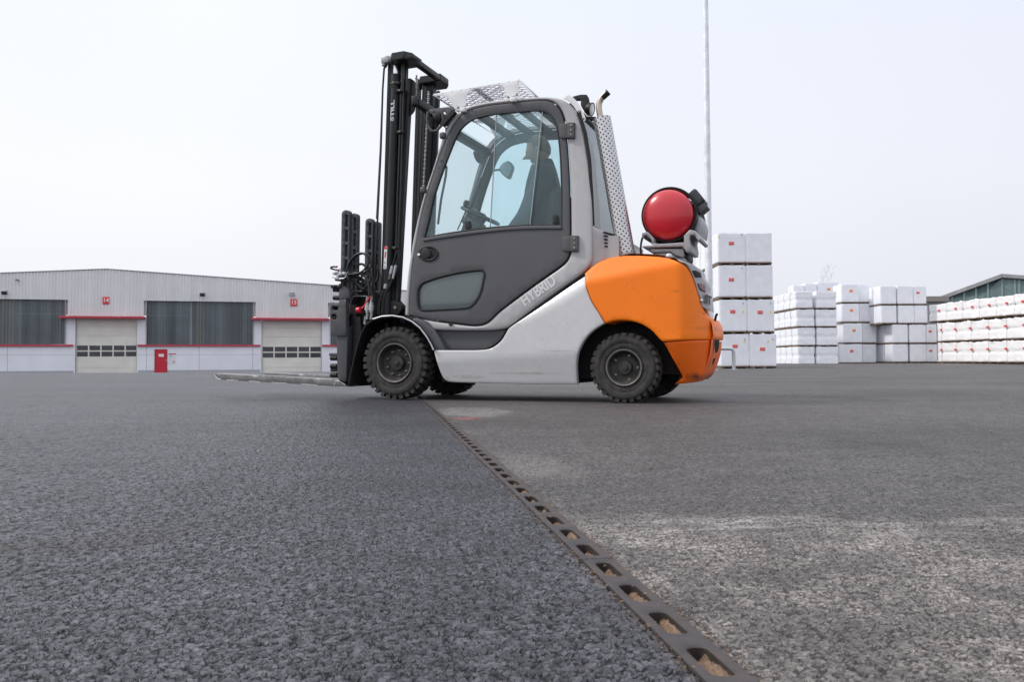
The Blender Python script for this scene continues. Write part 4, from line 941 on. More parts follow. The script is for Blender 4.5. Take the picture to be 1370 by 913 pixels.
panel_xz('cradle_latch', xz(zx([(556, 752), (580, 760), (582, 800), (566, 846), (544, 830), (532, 780)]), .3), .3, .2, M['black'], cr_, bevel=.005, res=.1)
b = MB(); p = u(895.5, 343.5, .24); b.lathe([(0, .022), (-.012, .022), (-.016, .012), (-.02, .010), (-.022, 0)], p, (0, 1, -.2), 12); b.bar(u(890, 344.6, .25), u(901, 344.2, .25), .018, .02); b.build('cradle_lock', M['galv'], cr_)
b = MB(); b.tube([u(px, py, .34) for px, py in ((859.5, 318), (857.8, 325), (857.2, 332), (857.6, 342))], .008, 8); b.build('gas_hose', M['hose'], cr_)
panel_xz('bottle_shroud', xz(zx([(612, 240), (640, 300), (665, 335), (690, 390), (700, 440), (696, 500), (684, 560), (652, 520), (634, 512), (640, 440), (640, 360), (632, 300)]), .36), .36, .4, M['zinc'], cr_, bevel=.006, res=.1)
bx = empty('control_box', Matrix.Identity(4)); bx.parent = truck
M['boxgrey'] = mat('anthracite_box', (.035, .037, .042), .5)
panel_xz('box_body', xz(zx([(566, 150), (626, 98), (645, 94), (660, 102), (745, 206), (744, 216), (662, 272), (640, 268), (600, 190)]), .34), .34, .16, M['boxgrey'], bx, bevel=.008, res=.1, step=.03)
panel_xz('box_lid', xz(zx([(664, 274), (744, 220), (752, 236), (744, 252), (772, 270), (772, 282), (700, 344), (690, 344), (656, 300)]), .35), .35, .13, M['doorframe'], bx, bevel=.005, res=.1, step=.03)

# ================================================================== mast
mast = empty('mast', Matrix.Identity(4)); mast.parent = truck
YM = .27; YO = .845
def rail(name, p0, p1, wpx, y, dy_, m='blacksteel'):
    a, c = u(*p0, y), u(*p1, y); sc_ = (u(p0[0]+1, p0[1], y)-a).x; b = MB(); b.bar(a+Vector((0, dy_/2, 0)), c+Vector((0, dy_/2, 0)), wpx*sc_, dy_); return b.build(name, M[m], mast)
for Y, near in ((YM, True), (YO, False)):
    dxx = 0
    def q_(px, py): # same lateral place on the other side
        p = u(px, py, YM); return p
    def R2(name, p0, p1, wpx, dyo, dyw, m='blacksteel'):
        a, c = u(*p0, YM), u(*p1, YM); s1 = (u(p0[0]+1, p0[1], YM)-a).x; b = MB()
        off_ = Vector((0, (Y-YM)+(dyo if near else -dyo)+dyw/2*(1 if near else -1), 0)); b.bar(a+off_, c+off_, wpx*s1, dyw); return b.build(name, M[m], mast)
    R2('inner_rail', (519.9, 84), (506.0, 513), 4.2, .015, .045)
    R2('inner_rail', (540.5, 84), (527.4, 440), 3.0, .02, .04)
    R2('inner_rail', (533, 86), (518.0, 510), 14, .045, .010)
    R2('outer_rail', (546.4, 104), (527.4, 440), 3.6, .012, .05)
    R2('outer_rail', (537, 112), (520, 513), 3.2, .008, .03)
    R2('outer_rail', (534, 118), (515, 513), 18, .058, .010)
    lc = empty('lift_cylinder', Matrix.Identity(4)); lc.parent = mast
    a, c = u(529.2, 117, YM), u(516.4, 470, YM); o_ = Vector((0, Y-YM, 0)); k = .0
    b = MB(); b.tube([a+o_, c+o_], .037, 20); b.build('cylinder_barrel', M['blacksteel'], lc)
    b = MB(); b.tube([u(529.6, 100, YM)+o_, u(529, 118, YM)+o_], .040, 20); b.rbox(u(531, 113, YM)+o_+Vector((0, -.01, 0)), (.085, .06, .025), .004); b.build('cylinder_head', M['black'], lc)
    b = MB(); b.tube([u(530, 88, YM)+o_, u(529.6, 101, YM)+o_], .024, 16); b.build('piston_rod', M['chrome'], lc)
    if near:
        b = MB(); p = u(529.8, 112.3, YM)+Vector((0, -.045, 0)); b.lathe([(0, .008), (-.006, .008), (-.006, 0)], p, (0, 1, 0), 6); b.build('head_bolt', M['bolt'], lc)
    # hose reels / secondary pipe with clamps
    b = MB(); pts = [u(540, 86, YM), u(539.6, 100, YM), u(538.6, 123, YM)]; b.tube([p+o_+Vector((0, -.01, 0)) for p in pts], .016, 12)
    pts = [u(537.6, 124, YM), u(537.2, 160, YM), u(533.5, 260, YM), u(531.5, 330, YM)]; b.tube([p+o_+Vector((0, -.02, 0)) for p in pts], .007, 8)
    pts = [u(541.2, 124, YM), u(540.4, 160, YM), u(537.2, 260, YM), u(534.2, 332, YM)]; b.tube([p+o_+Vector((0, -.02, 0)) for p in pts], .007, 8)
    b.build('hydraulic_line', M['hose'], mast)
    for px, py in ((538.4, 123), (538.2, 178), (531.6, 332.5)):
        if not near and py > 200: continue
        b = MB(); b.rbox(u(px, py, YM)+o_+Vector((0, -.03, 0)), (.055, .035, .024), .004); b.build('line_clamp', M['black'], mast)
        b = MB(); b.lathe([(0, .007), (-.006, .007), (-.006, 0)], u(px, py, YM)+o_+Vector((0, -.047, 0)), (0, 1, 0), 6); b.build('clamp_screw', M['bolt'], mast)
# lift chains: small links, one mesh per chain
for Y, (x0, y0, x1, y1), nlk in ((YM+.06, (557.4, 100, 556.0, 132), 12), (YO-.12, (0, 0, 0, 0), 70)):
    b = MB()
    if Y > .5: a, c = u(573.6, 122, Y), u(566.5, 256, Y)
    else: a, c = u(x0, y0, Y), u(x1, y1, Y)
    nl_ = max(6, int((c-a).length/.019))
    for i in range(nl_):
        p = a.lerp(c, (i+.5)/nl_); b.rbox(p, (.020 if i % 2 else .012, .014, .017), .003)
    b.build('lift_chain', M['zinc'], mast)
# gusset plate and cross members
panel_xz('mast_gusset', xz([(547.5, 104), (553.8, 107.5), (554.8, 112), (554.6, 146), (551, 152), (544, 158.5), (545.6, 130)], .30), .30, .012, M['black'], mast, bevel=.002, res=.1)
def cross(p, y0, y1, sx_, sz_, name='cross_member'):
    a = u(*p, y0); b = MB(); b.rbox((a.x, (y0+y1)/2, a.z), (sx_, y1-y0, sz_), .006); return b.build(name, M['blacksteel'], mast)
cross((557, 136.5), .27, .93, .06, .065); cross((538, 432), .30, .90, .05, .12); cross((524, 470), .30, .9, .04, .12)
b = MB(); b.rbox(u(555.5, 135, .26), (.05, .05, .075), .005); b.build('bracket', M['black'], mast)
# crosshead: chamfered plates over the cylinders joined by a beam
a = u(541, 80.5, YM)
for yc in (YM, YO):
    sgn = 1 if yc == YM else -1; b = MB(); X_, Y_ = .105, .115
    oc = [(-X_, -Y_*.45), (-X_*.55, -Y_), (X_*.55, -Y_), (X_, -Y_*.4), (X_, Y_), (-X_, Y_)]
    vs = [(a.x+x, yc+y*sgn, a.z+z) for z in (-.032, .032) for x, y in oc]
    b.add(vs, [(5, 4, 3, 2, 1, 0), (6, 7, 8, 9, 10, 11)]+[(i, (i+1) % 6, 6+(i+1) % 6, 6+i) for i in range(6)]); o = b.build('crosshead', M['blacksteel'], mast)
    bm = bmesh.new(); bm.from_mesh(o.data); bmesh.ops.bevel(bm, geom=bm.edges[:], offset=.006, segments=2, affect='EDGES'); bm.to_mesh(o.data); bm.free()
b = MB(); b.rbox((a.x+.075, (YM+YO)/2, a.z-.005), (.055, YO-YM, .045), .005); b.build('crosshead_beam', M['blacksteel'], mast)
b = MB(); b.rbox(u(517, 80.5, .26), (.072, .06, .06), .008); b.rbox(u(514.5, 86.5, .26), (.03, .05, .03), .005); b.build('hose_pulley_box', M['zinc'], mast)
b = MB(); b.tube([u(px, py, .26) for px, py in ((516, 86), (513.8, 92), (512, 120), (509.6, 200), (505.2, 293), (502.2, 345), (500.4, 400), (498, 430))], .0085, 8); b.tube([u(px, py, .9) for px, py in ((518, 86), (514, 92), (512, 120), (509, 200), (504, 293))], .0085, 8); b.build('mast_hose', M['hose'], mast)
# far-side chain plate seen beside the near rails
b = MB(); b.bbox(u(565, 115, YO-.02)+Vector((-.05, 0, -.03)), u(565, 115, YO-.02)+Vector((.07, .01, .07))); b.build('anchor_plate', M['black'], mast)
for px, py in ((566.8, 117.5), (576.3, 116.5), (576.3, 125), (568.6, 121)):
    b = MB(); b.lathe([(0, .007), (-.008, .007), (-.008, 0)], u(px, py, YO-.03), (0, 1, 0), 6); b.build('anchor_bolt', M['bolt'], mast)
# lettering up the lift cylinder and the warning sticker
up_ = (u(529.2, 117, YM)-u(516.4, 470, YM)).normalized(); bc = u(529.2, 117, YM)-up_*(u(529.2, 117, YM)-u(528, 149.5, YM)).length+Vector((0, -.0385, 0))
t_ = text_obj('STILL', .047, M['textlight'], 'cylinder_lettering', mast, face_mat(bc, up_, up_.cross(Vector((0, 1, 0)))*1), .0006, .0022, 1.6)
bm = bmesh.new(); bm.from_mesh(t_.data); bmesh.ops.triangulate(bm, faces=bm.faces[:]); bmesh.ops.subdivide_edges(bm, edges=bm.edges[:], cuts=3); bm.to_mesh(t_.data); bm.free()
for v in t_.data.vertices:
    d = v.co-bc; lat = (d-up_*d.dot(up_)); v.co.y = YM-.0385+.037-math.sqrt(max(1e-6, .037**2-min(.036, lat.length)**2))
st = empty('sticker', Matrix.Identity(4)); st.parent = mast
for nm, y0, y1, m_ in (('sticker_paper', 329.8, 359.8, 'white'), ('sticker_print', 330.2, 333.4, 'redplastic'), ('sticker_print', 337, 345, 'redplastic')):
    a1, a2 = u(516.2, y0, .232), u(515.1, y1, .232); w_ = .028 if nm == 'sticker_paper' else (.027 if y0 < 335 else .012); b = MB(); b.bar(a1, a2, w_, .002 if nm == 'sticker_paper' else .004); b.build(nm, M[m_], st)
for py in (350.5, 356):
    b = MB(); b.bar(u(514.6, py, .231), u(515.4, py+2.6, .231), .006, .004); b.build('sticker_print', M['textdark'], st)
# hose ends with brass and steel couplings, curved guard below
for i, (pp_, m2) in enumerate((([(531.2, 334), (529, 343), (526, 353), (524.6, 357)], 'bolt'), ([(534, 334), (533.4, 343), (530.8, 352), (529.6, 356)], 'galv'))):
    b = MB(); b.tube([u(px, py, .23) for px, py in pp_], .007, 8); b.build('hydraulic_line', M['hose'], mast)
    x, y = pp_[-1]; b = MB(); b.tube([u(x+.2, y-1, .23), u(x-2.2, y+9.5, .23)], .012, 8); b.build('coupling', M['galv'], mast)
    b = MB(); b.tube([u(x-2.2, y+9.5, .23), u(x-4.0, y+17, .23)], .010, 6); b.build('coupling', M[m2], mast)
b = MB(); b.tube([u(px, py, .25) for px, py in ((520, 377), (518, 384), (513, 392), (509, 402), (507, 412), (507.5, 421))], .016, 10); b.tube([u(px, py, .24) for px, py in ((525, 374), (521, 384), (516, 393), (513, 402), (511.5, 421))], .014, 10); b.build('hydraulic_line', M['hose'], mast)
b = MB(); b.tube([u(516.4, 380, .23), u(515.2, 386, .23)], .016, 8); b.build('coupling', M['galv'], mast)
panel_xz('hose_cover', xz([(519, 385), (523, 387), (522, 400), (521, 422), (508, 424), (507, 412), (509, 402), (513, 392)], .28), .28, .04, M['blacksteel'], mast, bevel=.01, res=.1)

# ================================================================== carriage, load backrest, forks
car = empty('fork_carriage', Matrix.Identity(4)); car.parent = truck
def upright(x0, x1, ytop, ybot, y, lean=-1.6):
    r = empty('backrest_bar', Matrix.Identity(4)); r.parent = car
    sc_ = (u(x1, 300, y)-u(x0, 300, y)).x; xm0 = (x0+x1)/2; a = u(xm0, ytop+3, y); c = u(xm0+lean, ybot, y); n = 6
    hw = sc_/2; loop_ = []
    for i in range(7): an = math.pi*i/6; loop_.append((a.x-hw*math.cos(an), a.z+hw*.75*math.sin(an)))
    loop_ += [(c.x+hw, c.z), (c.x-hw, c.z)]
    holes = []; L_ = (a.z-c.z); k = max(1, round(L_/.125))
    for i in range(k):
        z1, z0 = a.z-L_*i/k-.012, a.z-L_*(i+1)/k+.012; f1, f0 = (a.z-z1)/L_, (a.z-z0)/L_
        xa_, xb_ = a.x+(c.x-a.x)*f1, a.x+(c.x-a.x)*f0; holes.append([(xa_-hw*.10, z1), (xa_+hw*.66, z1), (xb_+hw*.66, z0), (xb_-hw*.10, z0)])
    panel_xz('bar_web', loop_, lambda x, z: y, .045, M['door'], r, holes=holes, bevel=.004, res=.2, step=.05)
    b = MB(); b.bar((a.x, y+.030, a.z), (c.x, y+.030, c.z), hw*1.7, .012); b.build('bar_back', M['boxgrey'], r)
upright(456.8, 467.6, 282.6, 385, .16); upright(468.6, 478.0, 286.4, 395, .19)
upright(488.6, 498.8, 293.4, 395, .62); upright(499.6, 507.4, 296.6, 395, .65)
def flat_(name, pts, y, th, m='black', par=None, bevel=.004, holes=()):
    return panel_xz(name, xz(pts, y), y, th, M[m], par or car, bevel=bevel, res=.12, step=.04, holes=[xz(h, y) for h in holes])
pz_ = lambda pts: [(430+x/9.13, 340+y/9.13) for x, y in pts]
q4 = lambda pts: [(430+x/6.52, 410+y/6.52) for x, y in pts]
flat_('finger_bar', pz_([(110, 376), (245, 376), (245, 408), (200, 416), (110, 416)]), .12, .10)
for y_ in (438, 538): 
    b = MB(); b.cyl(u(*pz_([(152, y_-3)])[0], .16), u(*pz_([(222, y_)])[0], .16), .020); b.build('roller', M['black'], car)
flat_('side_plate', pz_([(212, 360), (245, 375), (330, 425), (345, 540), (265, 548), (262, 560), (212, 575), (206, 470), (215, 460)]), .13, .06, 'door')
flat_('hose_bracket', pz_([(235, 130), (310, 235), (440, 330), (500, 352), (520, 470), (440, 452), (330, 430), (290, 370), (228, 340)]), .22, .04)
flat_('side_plate', pz_([(108, 600), (118, 590), (150, 612), (205, 604), (222, 566), (270, 556), (296, 548), (300, 900), (300, 1000), (110, 1000), (108, 830), (100, 800)]), .11, .05, 'door', holes=[pz_([(130, 640), (200, 640), (200, 684), (130, 684)]), pz_([(120, 765), (130, 742), (155, 732), (180, 745), (186, 770), (176, 795), (150, 804), (128, 792)])])
flat_('plate_backing', pz_([(112, 615), (262, 600), (262, 830), (112, 830)]), .165, .05, 'dark')
b = MB(); b.lathe([(0, .018), (-.02, .018), (-.022, .006), (-.024, 0)], u(*pz_([(165, 772)])[0], .165), (0, 1, 0), 10); b.build('plate_bolt', M['bolt'], car)
flat_('fork_shank', q4([(84, 190), (180, 150), (225, 190), (226, 300), (222, 470), (215, 650), (200, 662), (150, 640), (140, 610), (134, 400), (135, 190)]), .125, .07, 'door')
flat_('carriage_plate', q4([(226, 60), (300, 60), (300, 690), (232, 690), (226, 470)]), .20, .5, 'blacksteel')
flat_('carriage_plate', q4([(276, 90), (336, 90), (345, 230), (300, 420), (262, 460), (268, 430), (275, 300)]), .18, .06, 'black')
flat_('finger_bar', q4([(66, 408), (136, 408), (136, 434), (66, 434)]), .13, .10, 'door')
for y_ in (452, 524, 556, 600):
    b = MB(); b.cyl(u(*q4([(86, y_)])[0], .15), u(*q4([(140, y_)])[0], .15), .022 if y_ != 556 else .014); b.build('roller', M['black'], car)
flat_('lower_skid', q4([(208, 664), (232, 655), (330, 655), (322, 696), (236, 702), (214, 698)]), .20, .4, 'black')
flat_('inner_guard', q4([(375, 150), (430, 100), (300, 420), (262, 690), (238, 690), (300, 400)]), .24, .3, 'black', bevel=.003)
# upper carriage crossbars linking near and far sides
for px, py, h in ((470, 402, .06), (470, 440, .05), (470, 480, .06)):
    a = u(px, py, .2); b = MB(); b.rbox((a.x, .54, a.z), (.05, .72, h), .006); b.build('crossbar', M['black'], car)
# valve with silver fittings, hoses, red cap
vb = MB()
for x, y, s_ in ((165, 240, .022), (200, 225, .026), (240, 245, .028), (285, 240, .024), (210, 270, .02)): vb.rbox(u(*pz_([(x, y)])[0], .10), (s_*1.2, .04, s_), .004, Matrix.Rotation(.3, 3, 'Y'))
vb.build('valve_block', M['galv'], car)
b = MB(); b.tube([u(*p, .09) for p in pz_([(232, 235), (230, 210), (222, 180)])], .007, 8); b.build('valve_stem', M['galv'], car)
b = MB(); b.tube([u(*p, .09) for p in pz_([(305, 235), (300, 280), (270, 300), (235, 300)])], .006, 8); b.tube([u(*p, .09) for p in pz_([(135, 280), (170, 292), (215, 296)])], .006, 8); b.build('steel_pipe', M['galv'], car)
b = MB(); b.rbox(u(*pz_([(190, 152)])[0], .09), (.012, .012, .012), .003); b.build('red_cap', M['redplastic'], car)
flat_('valve_foot', pz_([(160, 302), (240, 310), (300, 316), (300, 336), (165, 328)]), .11, .04)
for pts, r_, y in (([(222, 200), (160, 190), (118, 176), (120, 162), (155, 155), (190, 160)], .0075, .09), ([(300, 215), (330, 130), (370, 60), (430, 5), (500, -10), (555, 30), (575, 90), (555, 150), (500, 210), (430, 240), (330, 250)], .0085, .14),
                   ([(310, 225), (345, 110), (400, 40), (460, 5), (540, -5), (600, 50), (612, 130), (570, 200), (480, 240), (400, 262)], .0085, .17), ([(410, 230), (415, 190), (445, 140), (490, 122), (530, 145), (545, 190)], .010, .2),
                   ([(300, 240), (380, 230), (460, 240), (530, 280), (570, 340), (580, 420), (585, 520)], .010, .16), ([(310, 260), (400, 270), (480, 290), (550, 350), (600, 420), (622, 520)], .010, .19), ([(330, 300), (420, 350), (480, 410), (520, 430), (560, 380)], .012, .2),
                   ([(440, 340), (520, 250), (570, 240), (600, 300), (560, 400), (520, 440)], .009, .22), ([(680, 160), (700, 230), (690, 300), (660, 370), (640, 430)], .011, .3), ([(590, 180), (600, 260), (630, 330), (640, 430)], .010, .24), ([(355, 240), (420, 300), (500, 330), (560, 420)], .010, .24)):
    b = MB(); pp_ = [u(*p, y) for p in pz_(pts)]
    fine = []
    for i in range(len(pp_)-1):
        p0_, p1_, p2_, p3_ = pp_[max(i-1, 0)], pp_[i], pp_[i+1], pp_[min(i+2, len(pp_)-1)]
        for t in (0, .25, .5, .75): fine.append(.5*((2*p1_)+(p2_-p0_)*t+(2*p0_-5*p1_+4*p2_-p3_)*t*t+(3*p1_-p0_-3*p2_+p3_)*t**3))
    b.tube(fine+[pp_[-1]], r_, 8); b.build('hydraulic_hose', M['hose'], car)
M['pipeblack'] = mat('satin_black_pipe', (.10, .10, .105), .25, metal=.6, var=.1)
for pts in ([(560, 520), (430, 512), (395, 520), (365, 560), (350, 620), (345, 700), (325, 780), (322, 900)], [(500, 458), (400, 450), (370, 470), (345, 520), (330, 600), (322, 700), (318, 800), (316, 900)]):
    b = MB(); b.tube([u(*p, .15) for p in pz_(pts)], .0065, 8); b.build('steel_pipe', M['pipeblack'], car)
b = MB(); b.tube([u(*p, .12) for p in pz_([(606, 516), (575, 550), (548, 590), (528, 635), (492, 664)])], [.006, .006, .007, .008, .01], 8); b.build('red_strap', M['redplastic'], car)
b = MB(); b.lathe([(-.018, .021), (-.015, .024), (.015, .024), (.018, .021), (.018, 0)], u(*pz_([(455, 685)])[0], .12), (1, 0, .1), 16); b.lathe([(-.018, .021), (-.018, 0)], u(*pz_([(455, 685)])[0], .12), (1, 0, .1), 16); b.build('red_dust_cap', M['redplastic'], car)
for x in (565, 615):
    for y0, y1, r_ in ((520, 590, .011), (590, 620, .015), (620, 690, .021), (690, 715, .015), (715, 800, .012)):
        b = MB(); b.tube([u(*pz_([(x, y0)])[0], .13), u(*pz_([(x-8, y1)])[0], .13)], r_, 12); b.build('quick_coupling', M['galv'] if r_ > .012 else M['zinc'], car)
b = MB(); b.tube([u(*pz_([(540, 760)])[0], .14), u(*pz_([(530, 860)])[0], .14)], .012, 8); b.build('quick_coupling', M['zinc'], car)
flat_('gear_backing', pz_([(300, 440), (640, 440), (700, 500), (700, 800), (600, 900), (540, 1010), (390, 1010), (385, 780), (300, 760)]), .30, .3, 'dark')
flat_('cylinder_cover', pz_([(385, 778), (530, 770), (520, 860), (490, 940), (470, 1400), (390, 1400)]), .22, .06, 'black', bevel=.015)
# forks
for yF, yB in ((.14, .26), (.80, .92)):
    f = empty('fork', Matrix.Identity(4)); f.parent = truck
    zf = [(286.6, 500.4), (289, 499.8), (300, 500.4), (447, 507.8), (449.5, 509.4), (462, 514.6), (462.2, 517.3), (449, 517.2), (400, 514.2), (340, 510.9), (295.5, 508.3), (291, 506.8), (288.4, 504)]
    panel_xz('blade', xz(zf, .14), lambda x, z: yF, yB-yF, M['forksteel'] if 'forksteel' in M else M.setdefault('forksteel', mat('worn_fork_steel', (.20, .20, .205), .38, metal=.6, var=.2, vscale=12, dust=.5, dustcol=(.35, .33, .31))), f, bevel=.003, res=.06, step=.05)
    M['forkedge'] = M.get('forkedge') or mat('polished_fork_edge', (.62, .60, .58), .3, metal=.5, var=.2, vscale=30)
    tp_ = [(289, 500), (286.9, 500.7), (288.4, 504), (291, 506.8), (295.5, 508.1)]
    b = MB(); b.tube([u(px, py, .14)+Vector((0, yF-.14, 0)) for px, py in tp_], .004, 6); b.build('worn_tip', M['forkedge'], f)
    if yF < .5:
        b = MB(); b.tube([u(px, py, .14) for px, py in ((447.5, 516), (449.4, 509.4), (454, 510.6), (462, 514.8), (462, 517))], .0035, 6); b.build('worn_heel', M['forkedge'], f)
        b = MB(); lst = [(300, 508.6), (330, 510.3), (360, 512), (400, 514.2), (440, 516.6)]
        for (x0, y0), (x1, y1) in zip(lst[:-1], lst[1:]): b.tube([u(x0+3, y0, .139), u(x0*.4+x1*.6, y0*.6+y1*.4+.2, .139)], .0014, 5)
        b.build('worn_underside', M['forkedge'], f)
    b = MB(); a, c = u(457, 513, .14), u(459, 430, .14); b.bar(a+Vector((0, (yF+yB)/2-.14, 0)), c+Vector((0, (yF+yB)/2-.14, 0)), .045, yB-yF); b.build('shank', M['black'], f)

# ================================================================== cab interior
b = MB()
p = u(747, 291, .55); b.rbox((p.x+.02, .55, p.z-.02), (.12, .46, .42), .055, Matrix.Rotation(.14, 3, 'Y')); o = b.build('seat_backrest', M['seat'], truck)
b = MB(); p2 = u(722, 327, .55); b.rbox((p2.x+.0, .55, p2.z), (.48, .48, .12), .05); b.build('seat_cushion', M['seat'], truck)
b = MB(); b.rbox((p2.x+.02, .55, p2.z-.22), (.40, .44, .34), .03); b.build('seat_base', M['dark'], truck)
sw = empty('steering_wheel', Matrix.Identity(4)); sw.parent = truck
cs = u(642.5, 289, .50); axs = Vector((.50, 0, 1)).normalized(); b = MB()
tx = axs.orthogonal().normalized(); ty_ = axs.cross(tx)
b.tube([cs+(tx*math.cos(t)+ty_*math.sin(t))*.165 for t in [2*math.pi*i/36 for i in range(37)]], .014, 8); b.build('wheel_rim', M['hose'], sw)
b = MB()
for k in range(3): an = 2*math.pi*k/3; b.bar(cs, cs+(tx*math.cos(an)+ty_*math.sin(an))*.16, .018, .035, axs)
b.lathe([(-.03, .05), (.02, .045), (.03, .03), (.03, 0)], cs, axs, 20); b.build('wheel_hub', M['black'], sw)
kn = cs-tx*.15*(1 if tx.x > 0 else -1); b = MB(); b.lathe([(0, .015), (.02, .018), (.045, .028), (.07, .022), (.075, 0)], kn, axs, 16); b.build('steering_knob', M['black'], sw)
b = MB(); b.bar(cs, u(604, 345, .5), .10, .09); b.rbox(u(634, 300, .5), (.18, .14, .07), .02, Matrix.Rotation(.5, 3, 'Y')); b.build('steering_column', M['doorframe'], truck)
b = MB(); a = u(585, 322, .3); b.rbox((a.x+.04, .56, a.z-.02), (.22, .72, .10), .03); b.rbox((u(632, 285, .62).x, .62, u(632, 285, .62).z), (.03, .14, .10), .01); b.build('dashboard', M['doorframe'], truck)
b = MB(); a = u(633, 300, .35); 
for x0, y0, x1, y1 in ((612, 308, 622, 285), (618, 308, 627, 283), (622, 285, 628, 270), (627, 283, 645, 237)): b.tube([u(x0, y0, .36), u(x1, y1, .36)], .006, 6)
b.bar(u(630, 279, .36), u(644.5, 238, .36), .012, .02); b.build('wiper', M['black'], truck)
mi = empty('mirror', Matrix.Identity(4)); mi.parent = truck
md = [(667.2, 224.6), (671, 219), (678.5, 214.8), (681.6, 216), (685.6, 221.6), (685.4, 225.6), (681.4, 237.6), (678.6, 238.8), (673, 234.6), (668, 228.6)]
panel_xz('mirror_shell', xz(md, WID+.05), WID+.05, .05, M['doorframe'], mi, bevel=.012, res=.05)
panel_xz('mirror_glass', xz([(676+(x-676)*.82, 227+(y-227)*.82) for x, y in md], WID+.05), WID+.043, .006, M['lens'], mi, bevel=.002, res=.1)
b = MB(); b.tube([u(669, 227, WID+.05), u(660, 228, WID-.02)], .010, 8); b.build('mirror_arm', M['black'], mi)
# darker details that read at the front: extra rails and lines of the far mast side
for x0, x1, wpx in ((579, 571.5, 3.0), (586.5, 579, 4.0)):
    a, c = u(x0, 122, .80), u(x1, 330, .80); b = MB(); b.bar(a, c, wpx*.0062, .03); b.build('outer_rail', M['blacksteel'], mast)
for x0, x1 in ((566, 558), (570, 562)):
    b = MB(); b.tube([u(x0, 116, .74), u(x1, 330, .74)], .007, 8); b.build('hydraulic_line', M['hose'], mast)

# ================================================================== the driver, sitting in the cab
def skin_obj(name, joints, bones, m, parent, M0, sub=2):
    me = bpy.data.meshes.new(name); me.from_pydata([tuple(j[0]) for j in joints], bones, [])
    o = bpy.data.objects.new(name, me); C.objects.link(o)
    a = o.modifiers.new('s', 'SKIN'); a.use_smooth_shade = True
    for i, j in enumerate(joints): r = j[1]; me.skin_vertices[0].data[i].radius = (r, r) if isinstance(r, float) else r
    me.skin_vertices[0].data[0].use_root = True
    b_ = o.modifiers.new('d', 'SUBSURF'); b_.levels = sub; b_.render_levels = sub
    dg = bpy.context.evaluated_depsgraph_get(); m2 = bpy.data.meshes.new_from_object(o.evaluated_get(dg)); bpy.data.objects.remove(o)
    o = link(name, m2, m, parent, 180)
    if M0 is not None and not parent: o.matrix_world = M0
    return o
YD = .55
J = lambda px, py, dy=0.0: u(px, py, YD+dy)-Vector((0, 0, 0))
pel, wai, che, nk0, nk1 = J(727, 318), J(727, 290), J(725, 248), J(728.5, 221), J(726, 211)
head_c = J(720, 201.5)
shl, shr = J(729, 232, -.19), J(727, 230, .19)
ell_, elr = J(703, 290, -.24), J(702, 288, .24)
hl, hr = J(668, 316, -.15), J(668, 316, .15)
kl, kr = Vector((pel.x-.46, YD-.14, hl.z-.11)), Vector((pel.x-.46, YD+.14, hl.z-.11))
fl_, fr_ = Vector((kl.x-.08, kl.y, kl.z-.40)), Vector((kr.x-.08, kr.y, kr.z-.40))
body = [(pel, (.13, .15)), (wai, (.11, .14)), (che, (.12, .16)), (nk0, .062), (nk1, .056), (shl, .065), (ell_, .046), (hl+Vector((.05, 0, 0)), .030), (shr, .065), (elr, .046), (hr+Vector((.05, 0, 0)), .030), (kl, .065), (fl_, .045), (kr, .065), (fr_, .045)]
bones = [(0, 1), (1, 2), (2, 3), (3, 4), (2, 5), (5, 6), (6, 7), (2, 8), (8, 9), (9, 10), (0, 11), (11, 12), (0, 13), (13, 14)]
per = skin_obj('person', body, bones, M['skin'], None, T.mat())
# head sculpted from a sphere: brow, nose, lips, chin, ears; five-fingered hands; all joined to the same body mesh
bm = bmesh.new(); bm.from_mesh(per.data)
hb = bmesh.new(); bmesh.ops.create_icosphere(hb, subdivisions=5, radius=1)
tilt = Matrix.Rotation(R_(-17), 3, 'Y')                # bowed forward, looking down past the wheel
HH = .128
def g_(v, s_): return math.exp(-(v/s_)**2)
for v in hb.verts:
    d = v.co.normalized(); f, z, y = -d.x, d.z, d.y      # f = forward
    r = Vector((d.x*.098, d.y*.076, d.z*HH))
    if z < 0: r.y *= 1-.30*z*z; r.x *= (1-.10*z*z) if f > 0 else (1-.35*z*z)
    if f > 0:
        fr0 = f*g_(y, .55)
        r.x -= fr0*(.046*g_(z+.14, .10)*g_(y, .16)+.022*g_(z+.02, .14)*g_(y, .13)+.010*g_(z-.20, .09)*g_(y, .5)+.010*g_(z+.50, .07)*g_(y, .28)+.008*g_(z+.60, .05)*g_(y, .26)+.018*g_(z+.86, .13)*g_(y, .3)-.012*g_(z+.40, .05)*g_(y, .3)-.010*g_(z+.70, .05)*g_(y, .3))
        r.x += .012*f*g_(z-.02, .10)*g_(abs(y)-.36, .16)
    r += Vector((.002, 0, 0)); 
    ear = g_(z+.08, .17)*g_(d.x-.12, .14)*(1 if abs(y) > .8 else 0); r.y += math.copysign(.014*ear, y)
    v.co = tilt @ r + head_c
